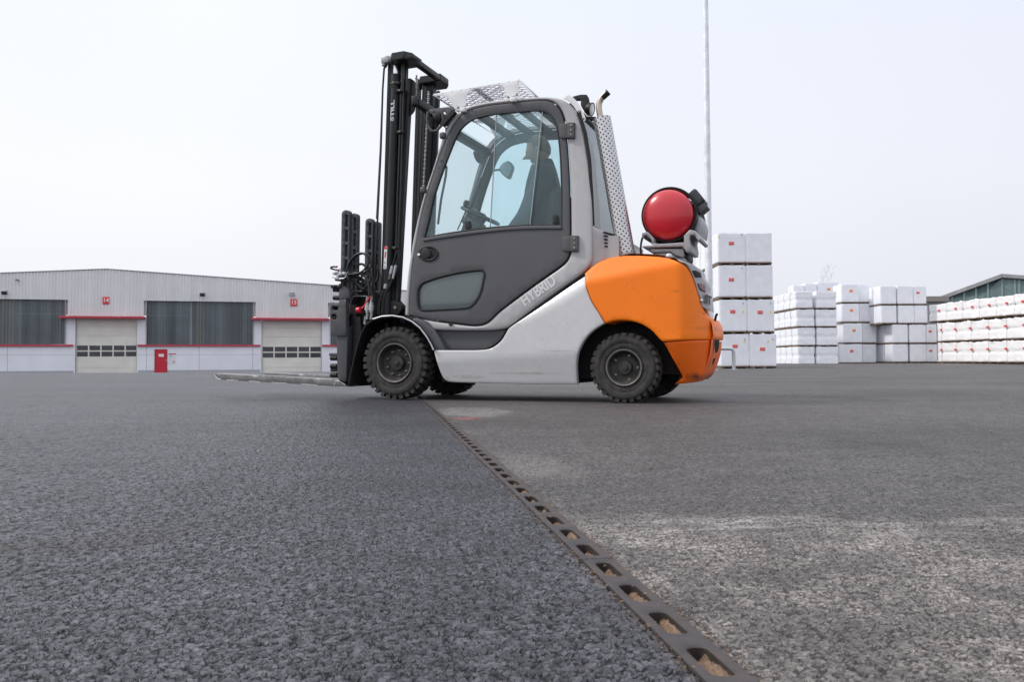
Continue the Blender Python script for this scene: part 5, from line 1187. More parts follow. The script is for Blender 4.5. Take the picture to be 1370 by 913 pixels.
for s_ in (-1, 1):
    w_c = (hl if s_ < 0 else hr)
    pm = MB(); pm.rbox(w_c+Vector((.012, 0, 0)), (.09, .03, .075), .012)
    for k, (ln_, dz) in enumerate(((.030, .030), (.036, .010), (.033, -.010), (.026, -.029))):
        p0 = w_c+Vector((-.030, 0, dz)); pm.tube([p0, p0+Vector((-ln_*.8, 0, -.004)), p0+Vector((-ln_*1.2, -s_*.02, -.010)), p0+Vector((-ln_*.9, -s_*.036, -.012))], [.0095, .009, .0085, .006], 8)
    p0 = w_c+Vector((.02, -s_*.012, .030)); pm.tube([p0, p0+Vector((-.02, -s_*.018, .014)), p0+Vector((-.042, -s_*.026, .012))], [.012, .010, .007], 8)
    tmp = bpy.data.meshes.new('t'); tmp.from_pydata(pm.v, [], pm.f); hb.from_mesh(tmp); bpy.data.meshes.remove(tmp)
tmp = bpy.data.meshes.new('t'); hb.to_mesh(tmp); hb.free(); bm.from_mesh(tmp)
for f_ in bm.faces: f_.smooth = True
bm.to_mesh(per.data); bm.free()
tag(per, 'driver with short dark hair and dark jacket sitting in the forklift cab, head bowed', 'person')
jk = [(Vector(pel)+Vector((0, 0, -.02)), (.155, .175)), (wai, (.165, .18)), (che, (.15, .20)), (nk0+Vector((0, 0, -.015)), .088), (shl, .092), (ell_, .068), (hl+Vector((.07, 0, .005)), .043), (shr, .092), (elr, .068), (hr+Vector((.07, 0, .005)), .043)]
skin_obj('jacket', jk, [(0, 1), (1, 2), (2, 3), (2, 4), (4, 5), (5, 6), (2, 7), (7, 8), (8, 9)], M['jacket'], per, None)
skin_obj('trousers', [(Vector(pel)+Vector((0, 0, -.04)), (.15, .17)), (kl, .085), (fl_+Vector((0, 0, .05)), .06), (kr, .085), (fr_+Vector((0, 0, .05)), .06)], [(0, 1), (1, 2), (0, 3), (3, 4)], M['trouser'], per, None)
hb = bmesh.new(); bmesh.ops.create_icosphere(hb, subdivisions=5, radius=1)
for v in list(hb.verts):
    d = v.co.normalized(); r = Vector((d.x*.1025, d.y*.080, d.z*(HH+.004)))
    if d.z < 0: r.x *= (1-.35*d.z*d.z) if d.x > 0 else 1
    n_ = noise.noise(d*9)*.003+noise.noise(d*25)*.0025; v.co = tilt @ (r*(1+n_*8)+Vector((.004, 0, 0)))+head_c
    v.tag = (d.x < -.2 and d.z > .50+.35*max(0, -d.x-.4)) or (d.x >= -.2 and d.z > -.05-.55*max(0, d.x+.1) and d.z > -.62)
bmesh.ops.delete(hb, geom=[v for v in hb.verts if not v.tag], context='VERTS')
me = bpy.data.meshes.new('hair'); hb.to_mesh(me); hb.free(); link('hair', me, M['hair'], per, 180)
b = MB(); c0 = J(729, 221)
b.lathe([(-.03, .082), (.01, .074), (.035, .066), (.03, .060), (-.01, .06)], c0, (-.15, 0, 1), 20); b.build('collar', M['jacket'], per)

# ================================================================== warehouse
def fr_ground(x, y):
    return float(ground_h(np.array([x]), np.array([y]))[0])
z0 = 66.8; P14 = CP+ray(142, 499.8)*(z0/ray(142, 499.8).y); z1 = 70.4; P15 = CP+ray(390, 498.9)*(z1/ray(390, 498.9).y)
WG = Vector((P14.x, P14.y, min(P14.z, P15.z)))
W = Frame((P14.x, P14.y, -.52), (P15.x-P14.x, P15.y-P14.y)); wu = W.u
wh = empty('warehouse', W.mat(), 'long white warehouse with grey corrugated cladding, dark strip windows and cream roller doors', 'warehouse')
zf = lambda p: p.z
def wx(px, py=480): return wu(px, py).x
def wz(px, py): return wu(px, py).z
XL, XR_ = wx(-170), wx(575)
apex = wu(143, 360.5); el = wu(0, 366); er = wu(440, 382)
sl_l = (apex.z-el.z)/(apex.x-el.x); sl_r = (apex.z-er.z)/(er.x-apex.x)
def roofz(x): return apex.z-(apex.x-x)*sl_l if x < apex.x else apex.z-(x-apex.x)*sl_r
doors_x = [(wx(100.4), wx(183.2)), (wx(349.8), wx(430.6))]
wins = [(wx(-150), wx(87.2)), (wx(195.6), wx(338.6)), (wx(442), wx(520))]
zsill = wz(142, 463.4); zwt = [wz(50, 401), wz(270, 403.6), wz(470, 406)]; zwb = [wz(50, 461), wz(270, 462.6), wz(470, 463.5)]
zcan = [wz(142, 425), wz(390, 427.4)]; zbase = -.4
zd = [wz(142, 428.2), wz(390, 430)]
# rendered masonry wall: piers and plinth, butted round the openings
b = MB()
def slab(x0, x1, z0_, z1_, y0=0.0, y1=.35): b.bbox((x0, y0, z0_), (x1, y1, z1_))
edges_ = [XL, doors_x[0][0], doors_x[0][1], doors_x[1][0], doors_x[1][1], XR_]
for x0, x1 in ((XL, doors_x[0][0]), (doors_x[0][1], doors_x[1][0]), (doors_x[1][1], XR_)): slab(x0, x1, zbase, zsill)
for x0, x1 in ((wins[0][1], doors_x[0][0]), (doors_x[0][1], wins[1][0]), (wins[1][1], doors_x[1][0]), (doors_x[1][1], wins[2][0])): slab(x0, x1, zsill, zcan[0]-.02)
slab(XL, XR_, zcan[0]+.2, roofz(XR_)-.1, .12, .35)
b.build('masonry_wall', M['plaster'], wh)
b = MB()
for px in (10, 196, 266.5, 338): b.bbox((wx(px)-.018, -.004, zbase), (wx(px)+.018, .01, zsill-.05))
for (x0, x1) in ((XL, doors_x[0][0]-.1), (doors_x[0][1]+.1, doors_x[1][0]-.1)): b.bbox((x0, -.004, zsill-.74), (x1, .01, zsill-.715)); b.bbox((x0, -.006, zbase), (x1, .01, zbase+.62))
M['joint'] = mat('wall_joint', (.42, .42, .46), .8)
b.build('wall_joints', M['joint'], wh)
# corrugated cladding, real ribs, lower edge stepping over windows and doors
def corrugated(name, x0, x1, zb, zt, pitch, depth, y, m):
    vs = []; fs = []; x = x0; prof = [(0, 0), (.32, 0), (.5, 1), (.82, 1), (1, 0)]
    xs = []
    while x < x1-1e-6:
        for a_, d_ in prof[:-1]:
            if x+a_*pitch < x1: xs.append((x+a_*pitch, d_))
        x += pitch
    xs.append((x1, 0))
    for X, d_ in xs: vs += [(X, y-depth*d_, zb(X)), (X, y-depth*d_, zt(X))]
    for i in range(len(xs)-1): fs.append((2*i, 2*i+1, 2*i+3, 2*i+2))
    b = MB(); b.add(vs, fs); return b.build(name, m, wh, 20, recalc=False)
def low_edge(X):
    for (x0, x1), zz in zip(wins, zwt):
        if x0-.2 < X < x1+.2: return zz
    return zcan[0]+.05 if X < wx(270) else zcan[1]+.05
cuts = sorted([XL, XR_]+[v_ for x0, x1 in wins for v_ in (x0-.2, x1+.2) if XL < v_ < XR_])
for x0, x1 in zip(cuts[:-1], cuts[1:]):
    zz = low_edge((x0+x1)/2); corrugated('corrugated_cladding', x0, x1, lambda X: zz, lambda X: roofz(X), .245, .055, -.10, M['clad'])
b = MB(); b.bar((XL, -.12, roofz(XL)+.02), (apex.x, -.12, apex.z+.02), .07, .12); b.bar((apex.x, -.12, apex.z+.02), (XR_, -.12, roofz(XR_)+.02), .07, .12); b.build('verge_trim', M['roofgrey'], wh)
b = MB(); b.add([(XL, -.1, roofz(XL)), (apex.x, -.1, apex.z), (XR_, -.1, roofz(XR_)), (XL, 45, roofz(XL)), (apex.x, 45, apex.z), (XR_, 45, roofz(XR_))], [(0, 1, 4, 3), (1, 2, 5, 4)]); b.build('roof', M['roofgrey'], wh)
b = MB(); b.bbox((XR_-.3, .35, zbase), (XR_, 45, roofz(XR_)-.05)); b.bbox((XL, .35, zbase), (XL+.3, 45, roofz(XL)-.05)); b.build('side_wall', M['plaster'], wh)
for (x0, x1), zt_, zb_ in zip(wins, zwt, zwb):
    wn_ = corrugated('strip_window', x0, x1, lambda X: zb_, lambda X: zt_+.05, .245, .04, .10, M['poly'])
    b = MB(); b.bbox((x0-.03, -.10, zb_), (x0+.03, .10, zt_)); b.bbox((x1-.03, -.10, zb_), (x1+.03, .10, zt_)); b.build('window_reveal', M['printgrey'], wh)
M['sheet2'] = clad_mat('newer_sheeting', (.16, .165, .15), .1, .2, .4)
M['sheet3'] = clad_mat('pale_sheet_lap', (.24, .27, .28), .1, .2, .4)
for px0, px1, m_ in ((0, 17.5, 'sheet2'), (25, 27.6, 'sheet3'), (254.2, 256.4, 'sheet3'), (261, 273.5, 'sheet2')):
    i_ = 0 if px0 < 100 else 1; o = corrugated('replacement_sheet', wx(px0), wx(px1), lambda X: zwb[i_], lambda X: zwt[i_], .245, .04, .09, M[m_])
b = MB(); b.bbox((wx(-150), .085, wz(100, 420.6)-.02), (wx(87), .094, wz(100, 420.6)+.02)); b.build('sheet_fixing_rail', M['sheet3'], wh)
b = MB(); b.bbox((wx(196), .085, wz(230, 422.6)-.02), (wx(252), .094, wz(230, 422.6)+.02)); b.build('sheet_fixing_rail', M['sheet3'], wh)
for x0, x1 in ((XL, wx(97.8)), (wx(184), wx(348.2)), (wx(431), wx(520))):
    zz = wz((x0 < wx(90) and 50) or 270, 463.2); b = MB(); b.bbox((x0, -.16, zsill-.02), (x1, .0, zsill+.13)); b.build('sill_band', M['redtrim'], wh)
for (x0, x1), z_ in (((wx(81.2), wx(194.4)), zcan[0]), ((wx(336.6), wx(440.4)), zcan[1])):
    b = MB(); b.rbox(((x0+x1)/2, -.35, z_-.02), (x1-x0, .7, .20), .02); b.build('canopy', M['redtrim'], wh)
for k, ((x0, x1), z_) in enumerate(zip(doors_x, zd)):
    g_d = empty('sectional_door', Matrix.Identity(4)); g_d.parent = wh
    cx0, pc = (x0+x1)/2, (142 if k == 0 else 390); zwt_, zwb_ = wz(pc, 461.2 if k == 0 else 463), wz(pc, 478.6 if k == 0 else 480)
    b = MB(); n = 4
    zs_l = [zbase, zbase+.9, zbase+1.78, zwb_]
    lv = [zbase, (zbase+zwb_)/2, zwb_]; 
    for a_, c_ in zip(lv[:-1], lv[1:]): b.bbox((x0+.03, .22, a_+.01), (x1-.03, .27, c_-.01))
    up = [zwt_, zwt_+(z_+.2-zwt_)/3, zwt_+(z_+.2-zwt_)*2/3, z_+.25]
    for a_, c_ in zip(up[:-1], up[1:]): b.bbox((x0+.03, .22, a_+.01), (x1-.03, .27, c_-.01))
    b.bbox((x0+.03, .272, zbase), (x1-.03, .29, z_+.25)); b.build('door_panel', M['gate'], g_d)
    b = MB(); zm = (zwt_+zwb_)/2; n = 5; wv_ = (x1-x0-.06)/n
    for z in (zwt_-.03, zm, zwb_+.03): b.bbox((x0+.03, .215, z-.05), (x1-.03, .27, z+.05))
    for i in range(n+1): b.bbox((x0+.03+wv_*i-.05, .212, zwb_+.02), (x0+.03+wv_*i+.05, .268, zwt_-.02))
    fr_o = b.build('window_frame', M['gate'], g_d)
    for i in range(n):
        for a_, c_ in ((zwb_+.09, zm-.06), (zm+.06, zwt_-.09)):
            b = MB(); b.bbox((x0+.09+wv_*i, .24, a_), (x0-.03+wv_*(i+1), .25, c_)); b.build('window_pane', M['pane'], g_d)
    b = MB(); b.bbox((x0-.02, .10, zbase), (x0+.03, .3, z_)); b.bbox((x1-.03, .10, zbase), (x1+.02, .3, z_)); b.build('door_jamb', M['zinc'], wh)
dx0, dx1 = wx(206.8), wx(223.8); dz = wz(215, 467.6)
hd = empty('personnel_door', Matrix.Identity(4)); hd.parent = wh
b = MB(); b.bbox((dx0+.05, -.03, zbase), (dx1-.05, .02, dz-.05)); b.build('door_leaf', M['reddoor'], hd)
b = MB(); b.bbox((dx0, -.05, zbase), (dx0+.05, .02, dz)); b.bbox((dx1-.05, -.05, zbase), (dx1, .02, dz)); b.bbox((dx0+.05, -.05, dz-.05), (dx1-.05, .02, dz)); b.build('door_frame', mat('dark_red_frame', (.34, .012, .03), .5), hd)
b = MB(); b.tube([wu(223.6, 482.8, -.03), wu(223.6, 482.8, -.09), wu(221.8, 482.6, -.09)], .02, 6); b.build('door_handle', M['chrome'], hd)
b = MB(); b.bbox(wu(212.2, 477.6, -.034), wu(219.2, 473.8, -.030)); b.build('door_notice', M['white'], hd)
# wall-mounted things
def wtag(name, label, cat, group=None):
    r = empty(name, W.mat(), label, cat, group); return r
for num, px0, py0, px1, py1 in (('14', 137, 397.4, 146.4, 406.8), ('15', 388.4, 400.4, 397.6, 409.6)):
    r = wtag('number_sign', f'small square red sign with a white {num} on the corrugated warehouse cladding', 'sign', 'door number signs')
    a, c = wu(px0, py1, -.20), wu(px1, py0, -.20); b = MB(); b.rbox(((a.x+c.x)/2, -.185, (a.z+c.z)/2), (c.x-a.x, .04, c.z-a.z), .005); b.build('sign_plate', M['labelred'], r)
    text_obj(num, (c.z-a.z)*.78, M['white'], 'sign_number', r, face_mat(((a.x+c.x)/2, -.209, (a.z+c.z)/2)), .002, .008)
r = wtag('notice_board', 'white notice with a red header on the wall beside the red door', 'notice')
a, c = wu(225.6, 486.6, -.03), wu(235.4, 473, -.03); b = MB(); b.bbox((a.x, -.03, a.z), (c.x, 0, c.z)); b.build('board', M['white'], r)
b = MB(); b.bbox((a.x, -.034, c.z-.10), (c.x, -.0301, c.z)); b.build('header', M['redtrim'], r)
b = MB(); blue_ = mat('printed_blue', (.1, .3, .7), .5)
for i, (fx, fz) in enumerate(((.25, .72), (.65, .74), (.25, .5), (.6, .5), (.25, .3), (.62, .3))): b.bbox((a.x+(c.x-a.x)*fx-.05, -.033, a.z+(c.z-a.z)*fz-.02), (a.x+(c.x-a.x)*fx+.05, -.0301, a.z+(c.z-a.z)*fz+.02))
b.build('printing', M['printgrey'], r)
b = MB(); b.bbox((a.x+.08, -.035, a.z+.58), (a.x+.24, -.0335, a.z+.68)); b.build('blue_mark', blue_, r)
b = MB(); b.bbox((c.x-.24, -.035, a.z+.08), (c.x-.12, -.0335, a.z+.18)); b.build('red_mark', M['labelred'], r)
for (px, py), dirn, lb in (((271, 394), 1, 'grey floodlight on the cladding above the middle strip window'), ((390.6, 393.6), 0, 'grey floodlight right above the number sign of the right warehouse door'), ((6, 391.5), 1, 'grey floodlight on the cladding at the left picture edge')):
    r = wtag('floodlight', lb, 'floodlight', 'floodlights on the warehouse wall')
    p = wu(px, py, -.5); b = MB(); b.rbox(p, (.42, .22, .34), .03, Matrix.Rotation(.5, 3, 'X')); b.build('lamp_body', M['cam'], r)
    b = MB(); b.rbox(p+Vector((0, -.09, -.05)), (.34, .04, .24), .01, Matrix.Rotation(.5, 3, 'X')); b.build('lamp_glass', M['lens'] if not dirn else M['pane'], r)
    b = MB(); b.tube([p+Vector((-.3*dirn, .42, .15)), p+Vector((-.2*dirn, .2, .18)), p], .05, 6); b.build('lamp_arm', M['plaster'], r)
r = wtag('security_camera', 'tiny dark camera bracket high on the left cladding', 'camera'); p = wu(22.8, 374.6, -.35)
b = MB(); b.rbox(p, (.22, .14, .14), .03); b.build('camera_body', M['cam'], r); b = MB(); b.tube([p, p+Vector((.1, .24, -.05))], .03, 6); b.build('bracket', M['cam'], r)

# ================================================================== mast pole and tube barrier
def on_plane(depth): return Frame((0, depth, 0), (1, 0))
F24 = on_plane(24)
def placed(frame, px, py): return frame.mat() @ frame.u(px, py)
bp_ = F24.u(949.6, 486); 
tp1 = F24.u(943.7, 0); k_ = (tp1-Vector((bp_.x, 0, 0))); 
pole = empty('light_pole', Matrix.Translation((bp_.x, 24, 0)), 'very tall slim pale metal light pole rising out of the picture behind the truck', 'light pole')
dirp = Vector((tp1.x-bp_.x, 0, tp1.z)).normalized()
secs = [(0, .112), (3.6, .105), (5.55, .098), (7.5, .092), (9.4, .086), (14, .07)]
for i, ((a_, ra), (c_, rb)) in enumerate(zip(secs[:-1], secs[1:])):
    b = MB(); b.tube([dirp*a_, dirp*(c_-.0)], [ra, rb+.002], 20); b.build('pole_section', M['polemat'] if 'polemat' in M else M.setdefault('polemat', mat('pale_galvanised_pole', (.80, .82, .86), .45, metal=.25, var=.12, vscale=5, dust=.3, dustcol=(.5, .56, .66))), pole)
b = MB(); b.lathe([(0, .25), (.03, .25), (.035, .13), (.25, .118)], (0, 0, 0), (0, 0, 1), 20); b.build('pole_foot', M['galv'], pole)
b = MB(); b.bar(dirp*14, dirp*14+Vector((.9, 0, .1)), .06, .06); b.rbox(dirp*14+Vector((1.1, 0, .1)), (.6, .25, .12), .03); b.build('lamp_head', M['cam'], pole)
F25 = on_plane(25.5); r = empty('tube_barrier', F25.mat(), 'bent grey galvanised tube guard standing before the tall white stack', 'barrier')
pts = [F25.u(px, py) for px, py in ((957, 494), (957, 470), (958.5, 467.4), (962, 466.8), (976, 466.8), (980, 467.8), (981.6, 471), (981.8, 494.6))]
for p in pts: p.z = max(p.z, 0)
b = MB(); b.tube(pts, .055, 14); b.build('bent_tube', M['galv'], r)
b = MB(); b.bbox((pts[-1].x-.12, -.12, 0), (pts[-1].x+.12, .12, .015)); b.build('foot_plate', M['galv'], r)

# ================================================================== wrapped pallets of white blocks
def wrapped_mesh(w_, d_, h_, seed, bulge, rows):
    bm = bmesh.new(); bmesh.ops.create_cube(bm, size=1)
    bmesh.ops.subdivide_edges(bm, edges=bm.edges[:], cuts=9, use_grid_fill=True)
    for v in bm.verts:
        x, y, z = v.co*2; e_ = .045
        v.co = Vector((x*w_/2, y*d_/2, (z+1)/2*h_))
        nz = noise.noise(Vector((x*2.3+seed*7, z*6.1, y*2.3)))+.6*noise.noise(Vector((x*5+seed, z*13, y*5)))
        amp = bulge*(1-max(abs(x)**12*abs(y)**12, 0))
        if abs(x) > .99: v.co.x += math.copysign(nz*amp, x)
        if abs(y) > .99: v.co.y += math.copysign(nz*amp, y)
        if z > .99: v.co.z += noise.noise(Vector((x*1.7+seed, y*1.7, 2)))*bulge*1.6
        if rows > 1 and abs(z) < .98:                   # courses of sacks or blocks show as soft grooves
            ph = ((z+1)/2*rows) % 1; gr = math.exp(-((ph if ph < .5 else 1-ph)/.12)**2)*bulge*.9
            if abs(x) > .99: v.co.x -= math.copysign(gr, x)
            if abs(y) > .99: v.co.y -= math.copysign(gr, y)
    bmesh.ops.bevel(bm, geom=[e for e in bm.edges if e.calc_face_angle(0) > R_(60)], offset=.03, segments=2, affect='EDGES')
    me = bpy.data.meshes.new('wrapped_load'); bm.to_mesh(me); bm.free(); return me
wcache = {}
def pack(fr, px0, px1, py0, py1, label, group, y=0.0, depth=1.0, cls='block', lab=None, dz=0.0, back=0.0):
    """one shrink-wrapped load on its pallet: image left/right/top/bottom on the plane y of its frame"""
    a, c = fr.u(px0, py1, y), fr.u(px1, py0, y); w_, h_ = c.x-a.x, c.z-a.z
    o = fr.mat() @ Vector(((a.x+c.x)/2, y+back+depth/2, a.z))
    r = empty('wrapped_pallet', Matrix.Translation(o) @ fr.mat().to_3x3().to_4x4() @ Matrix.Rotation(rnd.uniform(-.012, .012), 4, 'Z'), label, 'wrapped pallet', group)
    ph = h_*.055+.02
    me = wrapped_mesh(w_*(.985 if cls != 'sack' else .97), depth*.97, h_-ph-.005, rnd.randint(0, 999), .012 if cls == 'block' else (.022 if cls == 'wavy' else .04), {'block': 1, 'wavy': 6, 'sack': 4}[cls])
    o1 = link('wrapped_load', me, M['wrap'] if cls != 'sack' else M['wrapwarm'], r, 40); o1.location.z = ph
    b = MB()
    for i in (-1, 0, 1): b.bbox((i*(w_*.43)-.05, -depth*.48, 0), (i*(w_*.43)+.05, depth*.48, ph*.66))
    for i in range(5): yy = -depth*.46+i*depth*.23; b.bbox((-w_*.48, yy-.05, ph*.67), (w_*.48, yy+.05, ph*.98))
    b.build('pallet', M['wood'], r)
    if lab:
        for (fx, fz, fw, fh, m_) in lab:
            x = -w_/2+w_*fx; z = ph+(h_-ph)*fz; b = MB()
            yy = -depth*.485-.018-(.03 if cls == 'sack' else 0); b.bbox((x-fw/2, yy-.004, z-fh/2), (x+fw/2, yy+.02, z+fh/2))
            b.build('printed_label', M[m_], r)
            if m_ == 'labelred' and cls == 'block' and fw > .12:
                b = MB()
                for k in (-1, 0, 1): b.bbox((x+k*fw*.30-fw*.10, yy-.006, z-fh*.12), (x+k*fw*.30+fw*.10, yy-.0041, z+fh*.30))
                b.build('label_print', mat('pale_red_print', (.75, .25, .22), .5) if 'lp' not in M else M['lp'], r)
    return r
M['lp'] = mat('pale_red_print', (.78, .30, .26), .5)
tier = ['bottom tier', 'second tier up', 'third tier up', 'top tier']; rowb = ['', 'second row back behind', 'third row back behind', 'fourth row back behind', 'fifth row back behind', 'sixth row back behind']
rowname = ['bottom', 'second from the bottom', 'third from the bottom', 'top']
big_red = lambda fx, fz=.62: (fx, fz, .19, .12, 'labelred')
yl = lambda fx, fz: (fx, fz, .035, .10, 'labelyellow'); gy = lambda fx, fz: (fx, fz, .035, .05, 'printgrey')
FA = on_plane(30.6)
lv = [(846, 652), (652, 460), (460, 268), (268, 88)]
cols = [[(185, 343), (343, 494)], [(178, 330), (330, 482)], [(173, 324), (324, 474)], [(168, 321), (321, 469)]]
lab = [[[big_red(.50), yl(.82, .77), gy(.84, .84)], [big_red(.48, .53), yl(.68, .77), gy(.86, .84)]], [[big_red(.48), yl(.85, .62), gy(.86, .88)], [big_red(.48, .60), yl(.85, .60), gy(.86, .88)]], [[big_red(.47, .54), gy(.86, .9)], []], [[big_red(.49, .64), yl(.05, .86), gy(.86, .93)], []]]
q_ = lambda X, Y_: (920+X/4.152, 290+Y_/4.152)
for i in range(4):
    for j in range(2):
        (x0, yb), (x1, yt) = q_(cols[i][j][0], lv[i][0]), q_(cols[i][j][1], lv[i][1])
        pack(FA, x0, x1, yt, yb-.2, f'large white wrapped pallet, {tier[i]}, front {"left" if j == 0 else "right"} column of the tallest stack', 'pallets in the tallest stack', 0, .92, 'block', lab[i][j])
        if j == 0:
            for k in range(1, 6):
                a, c = FA.u(x0, yb, 0), FA.u(x1, yt, 0); s_ = 30.6+k*.96
                o = FA.mat() @ Vector(((a.x+c.x)/2, k*.96+.46, a.z)); r = empty('wrapped_pallet', Matrix.Translation(o), f'white pallet, {tier[i]}, {rowb[k]} left column of the tallest stack', 'wrapped pallet', 'pallets in the tallest stack')
                h_ = c.z-a.z; link('wrapped_load', wrapped_mesh(c.x-a.x, .9, h_-.09, k*9+i, .012, 1), M['wrap'], r, 40).location.z = .085
                b = MB(); b.bbox((-.48, -.44, 0), (-.38, .44, .06)); b.bbox((.38, -.44, 0), (.48, .44, .06)); b.bbox((-.5, -.44, .061), (.5, .44, .08)); b.build('pallet', M['wood'], r)
# a second tall group peeping out between truck and pole
FA2 = on_plane(38)
for i in range(3):
    pack(FA2, 922, 946, 470-(i+1)*36.5+18, 470-i*36.5+18, f'white wrapped pallet {["bottom", "middle", "top"][i]} of the stack seen between truck and light pole', 'pallets behind the truck', 0, 1.2, 'block')
FB = on_plane(45)
lv = [(828, 722), (722, 617), (617, 515), (515, 415)]
cB = [[(613, 707), (716, 838)], [(611, 710), (718, 835)], [(605, 706), (714, 830)], [(600, 696), (715, 828)]]
for i in range(4):
    for j in range(2):
        (x0, yb), (x1, yt) = q_(cB[i][j][0], lv[i][0]), q_(cB[i][j][1], lv[i][1])
        pack(FB, x0, x1, yt, yb, f'low creased white pallet, {tier[i]}, front {"left" if j == 0 else "right"} column of the second stack', 'pallets in the second stack', 0, .95, 'wavy')
        for k in range(1, 5 if j == 0 else 2):
            a, c = FB.u(x0, yb, 0), FB.u(x1, yt, 0)
            o = FB.mat() @ Vector(((a.x+c.x)/2, k*1.0+.5, a.z)); r = empty('wrapped_pallet', Matrix.Translation(o), f'low white pallet, {tier[i]}, {rowb[k]} {"left" if j == 0 else "right"} column of second stack', 'wrapped pallet', 'pallets in the second stack')
            link('wrapped_load', wrapped_mesh((c.x-a.x)*.98, .95, c.z-a.z-.09, k*5+i, .02, 6), M['wrap'], r, 40).location.z = .085
            b = MB(); b.bbox((-.48, -.44, 0), (-.38, .44, .06)); b.bbox((.38, -.44, 0), (.48, .44, .06)); b.bbox((-.5, -.44, .061), (.5, .44, .08)); b.build('pallet', M['wood'], r)
FB2 = on_plane(50.5)
for x0, x1, yt, lb_, nm in ((1062, 1077, 381.5, None, 'left'), (1077.5, 1093.5, 379.4, None, 'middle'), (1094, 1122, 377.4, [(.52, .62, .20, .13, 'labelorange')], 'right')):
    hgt_ = (487.5-yt)/4
    for i in range(4): pack(FB2, x0, x1, yt+(3-i)*hgt_, yt+(4-i)*hgt_, f'white pallet, {tier[i]}, {nm} column of the taller stack behind the second stack', 'pallets behind the second stack', 0, 1.1, 'block', lb_ if i == 3 else None)
r5 = lambda X, Y_: (1090+X/4.893, 350+Y_/4.893)
FC = on_plane(47)
lvC = [(672, 541), (541, 404), (404, 275), (275, 148)]
cC = [[(160, 312), (312, 405)], [(190, 312), (312, 405)], [(178, 292), (292, 366)], [(175, 290), (290, 362)]]
for i in range(4):
    for j in range(2):
        (x0, yb), (x1, yt) = r5(cC[i][j][0], lvC[i][0]), r5(cC[i][j][1], lvC[i][1])
        lb_ = [(.55, .62, .19, .14, 'labelred' if i == 0 else 'labelorange')] if j == 0 else None
        pack(FC, x0, x1, yt, yb, f'white pallet {"with orange label" if j == 0 and i else ("with red label" if j == 0 else "without label")}, {tier[i]}, {"left" if j == 0 else "right"} column of third stack', 'pallets in the third stack', .0 if j == 0 else .5, 1.0, 'block', lb_)
        if j == 0: pack(FC, x0-3, x1-3, yt+1, yb, f'white pallet, {tier[i]}, directly behind the labelled column of the third stack', 'pallets in the third stack', 1.3, 1.0, 'block')
FD = on_plane(46)
lvD = [(666, 541), (541, 412), (412, 287), (287, 160)]
cD = [[(510, 612), (627, 735), (737, 803)], [(508, 611), (622, 730), (732, 800)], [(436, 537), (548, 652), (654, 740)], [(432, 534), (542, 646), (648, 732)]]
nm3 = ['left', 'middle', 'right']
for i in range(4):
    for j in range(3):
        (x0, yb), (x1, yt) = r5(cD[i][j][0], lvD[i][0]), r5(cD[i][j][1], lvD[i][1])
        lb_ = [(.35, .62, .17, .11, 'labelred')] if j == 2 and i != 2 else None
        pack(FD, x0, x1, yt, yb, f'white wrapped pallet, {tier[i]}, front {nm3[j]} column of the fourth stack', 'pallets in the fourth stack', 0, 1.0, 'block', lb_)
        if j == 0:
            for k in (1, 2): pack(FD, x0, x1, yt, yb, f'white pallet, {tier[i]}, {rowb[k]} left column of the fourth stack', 'pallets in the fourth stack', 0, 1.0, 'block', back=k*1.06)
# far row of shiny white sacks, running back towards the left
pR, pL = (1376, 44, 27.5), (1255, 54, 0)
GRr = CP+ray(1372, 485.6)*(38.5/ray(1372, 485.6).y); GRl = CP+ray(1262, 486.0)*(45.0/ray(1262, 486).y)
FE = Frame((GRl.x, GRl.y, (GRl.z+GRr.z)/2), (GRr.x-GRl.x, GRr.y-GRl.y))
# image y of the three levels at left (x=1262) and right (x=1372) ends
yl_ = [(486.0, 458.5, 431.8, 405.0), (486.6, 455.0, 423.2, 391.2)]
xs5 = [[(802, 830), (830, 925), (925, 1030), (1030, 1136), (1136, 1255), (1255, 1375), (1375, 1500)], [(800, 828), (828, 922), (922, 1022), (1022, 1136), (1136, 1254), (1254, 1374), (1374, 1500)], [(745, 858), (858, 965), (965, 1075), (1075, 1185), (1185, 1305), (1305, 1400), (1400, 1520)]]
lrow = ['bottom', 'middle', 'top']
for i in range(3):
    for j, (a_, c_) in enumerate(xs5[i]):
        x0, x1 = 1090+a_/4.893, 1090+c_/4.893; t = ((x0+x1)/2-1262)/110
        yb = yl_[0][i]+(yl_[1][i]-yl_[0][i])*t; yt = yl_[0][i+1]+(yl_[1][i+1]-yl_[0][i+1])*t
        pos = ['first', 'second', 'third', 'fourth', 'fifth', 'sixth', 'seventh'][j]
        pack(FE, x0, x1, yt, yb, f'shiny white film pallet, {pos} from left, {lrow[i]} tier of the right-hand row', 'pallets in the right-hand row', 0 if j else .3, 1.2, 'sack', [(.62 if i == 2 else .97, .62, .17, .10, 'labelred')] if j < 6 else None)

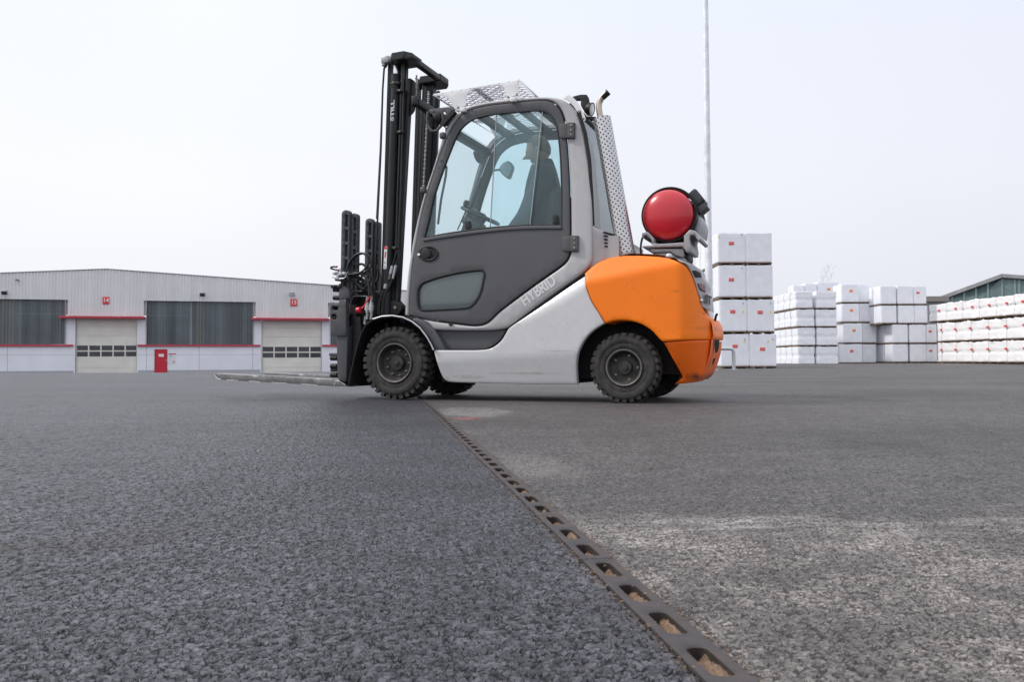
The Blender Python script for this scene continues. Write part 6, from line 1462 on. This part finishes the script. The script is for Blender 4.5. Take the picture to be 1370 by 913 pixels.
# ================================================================== buildings far right, bare tree
HB = Frame((57, 94, .1), (math.cos(R_(31)), -math.sin(R_(31)))); hu = HB.u
hb_ = empty('gabled_hall', HB.mat(), 'green glazed gable end of a distant hall behind the white stacks at the right edge', 'hall')
ap, el_, er2 = hu(1340.5, 371.8), hu(1256, 402.6), hu(1425, 381)
sl2 = (ap.z-el_.z)/(ap.x-el_.x); er2 = Vector((ap.x+(ap.x-el_.x)*1.2, 0, ap.z-(ap.x-el_.x)*1.2*.14))
lpg = [(el_.x, el_.z), (ap.x, ap.z), (er2.x, er2.z), (er2.x, .0), (el_.x, .0)]
panel_xz('glazed_gable', lpg, 0.0, .2, M['greenglass'], hb_, bevel=.01, res=6, step=2, raw=True)
b = MB(); b.bar((el_.x-.3, -.1, el_.z+.1), (ap.x, -.1, ap.z+.22), .42, .6); b.bar((ap.x, -.1, ap.z+.22), (er2.x, -.1, er2.z+.22), .42, .6); b.build('roof_verge', M['roofgrey'], hb_)
b = MB(); b.add([(el_.x-.3, 0, el_.z+.3), (ap.x, 0, ap.z+.45), (er2.x, 0, er2.z+.45), (el_.x-.3, 40, el_.z+.3), (ap.x, 40, ap.z+.45), (er2.x, 40, er2.z+.45)], [(0, 1, 4, 3), (1, 2, 5, 4)]); b.build('roof', M['roofgrey'], hb_)
b = MB()
for px in (1274, 1290, 1306, 1322, 1341, 1358, 1364):
    x = hu(px, 400).x; zt_ = (ap.z-(ap.x-x)*sl2) if x < ap.x else ap.z-(x-ap.x)*.14; b.bbox((x-.10, -.08, .2), (x+.10, -.005, zt_-.1))
M['mull'] = mat('pale_green_mullion', (.22, .30, .29), .5); b.build('mullion', M['mull'], hb_)
b = MB(); xa2, xb2 = hu(1341, 390), hu(1356, 372); b.bar((xa2.x, -.03, xa2.z-1.2), (xb2.x+1.2, -.03, xb2.z-1.6), .08, .05); b.bar((xa2.x+.2, -.03, xb2.z-.9), (xb2.x+.8, -.03, xa2.z-.8), .08, .05); b.build('cross_brace', M['mull'], hb_)
LB = Frame((38, 92, .3), (1, 0)); lb2 = empty('low_building', LB.mat(), 'low grey-brown flat roofed building seen in the gap between stacks and glazed hall', 'building')
a, c = LB.u(1225, 486), LB.u(1264, 404); b = MB(); b.bbox((a.x, 0, -.3), (c.x, 8, c.z)); b.build('wall', M['roofgrey'], lb2)
M['fascia'] = mat('brown_fascia', (.30, .27, .25), .7); a2 = LB.u(1225, 397); b = MB(); b.bbox((a.x-.3, -.4, c.z+.02), (c.x+.3, 8.4, a2.z)); b.build('roof_slab', M['fascia'], lb2)
TF = on_plane(120); tb = TF.u(1107, 486); tree = empty('bare_tree', Matrix.Translation((tb.x, 120, 0)), 'faint bare leafless treetop showing above the white pallets', 'tree')
tt = TF.u(1107, 352).z; b = MB(); b.tube([(0, 0, 0), (.1, 0, tt*.5), (0, .1, tt*.8)], [.2, .10, .03], 8); b.build('trunk', M['bark_hazed'], tree)
b = MB(); rr = random.Random(5)
def twig(p, d, l, r_, k):
    q = p+d*l; b.tube([p, (p+q)/2+Vector((rr.uniform(-.1, .1), rr.uniform(-.1, .1), 0)), q], [r_, r_*.8, r_*.55], 4, caps=False)
    if k:
        for _ in range(3): twig(p.lerp(q, rr.uniform(.5, 1)), (d+Vector((rr.uniform(-.7, .7), rr.uniform(-.7, .7), rr.uniform(-.1, .5)))).normalized(), l*rr.uniform(.6, .8), r_*.6, k-1)
for i in range(9):
    a_ = i*2.4; twig(Vector((0, 0, tt*(.62+.033*i))), Vector((math.cos(a_)*.7, math.sin(a_)*.7, .9)).normalized(), tt*.07, .022, 3)
b.build('crown', M['bark_hazed'], tree, None)
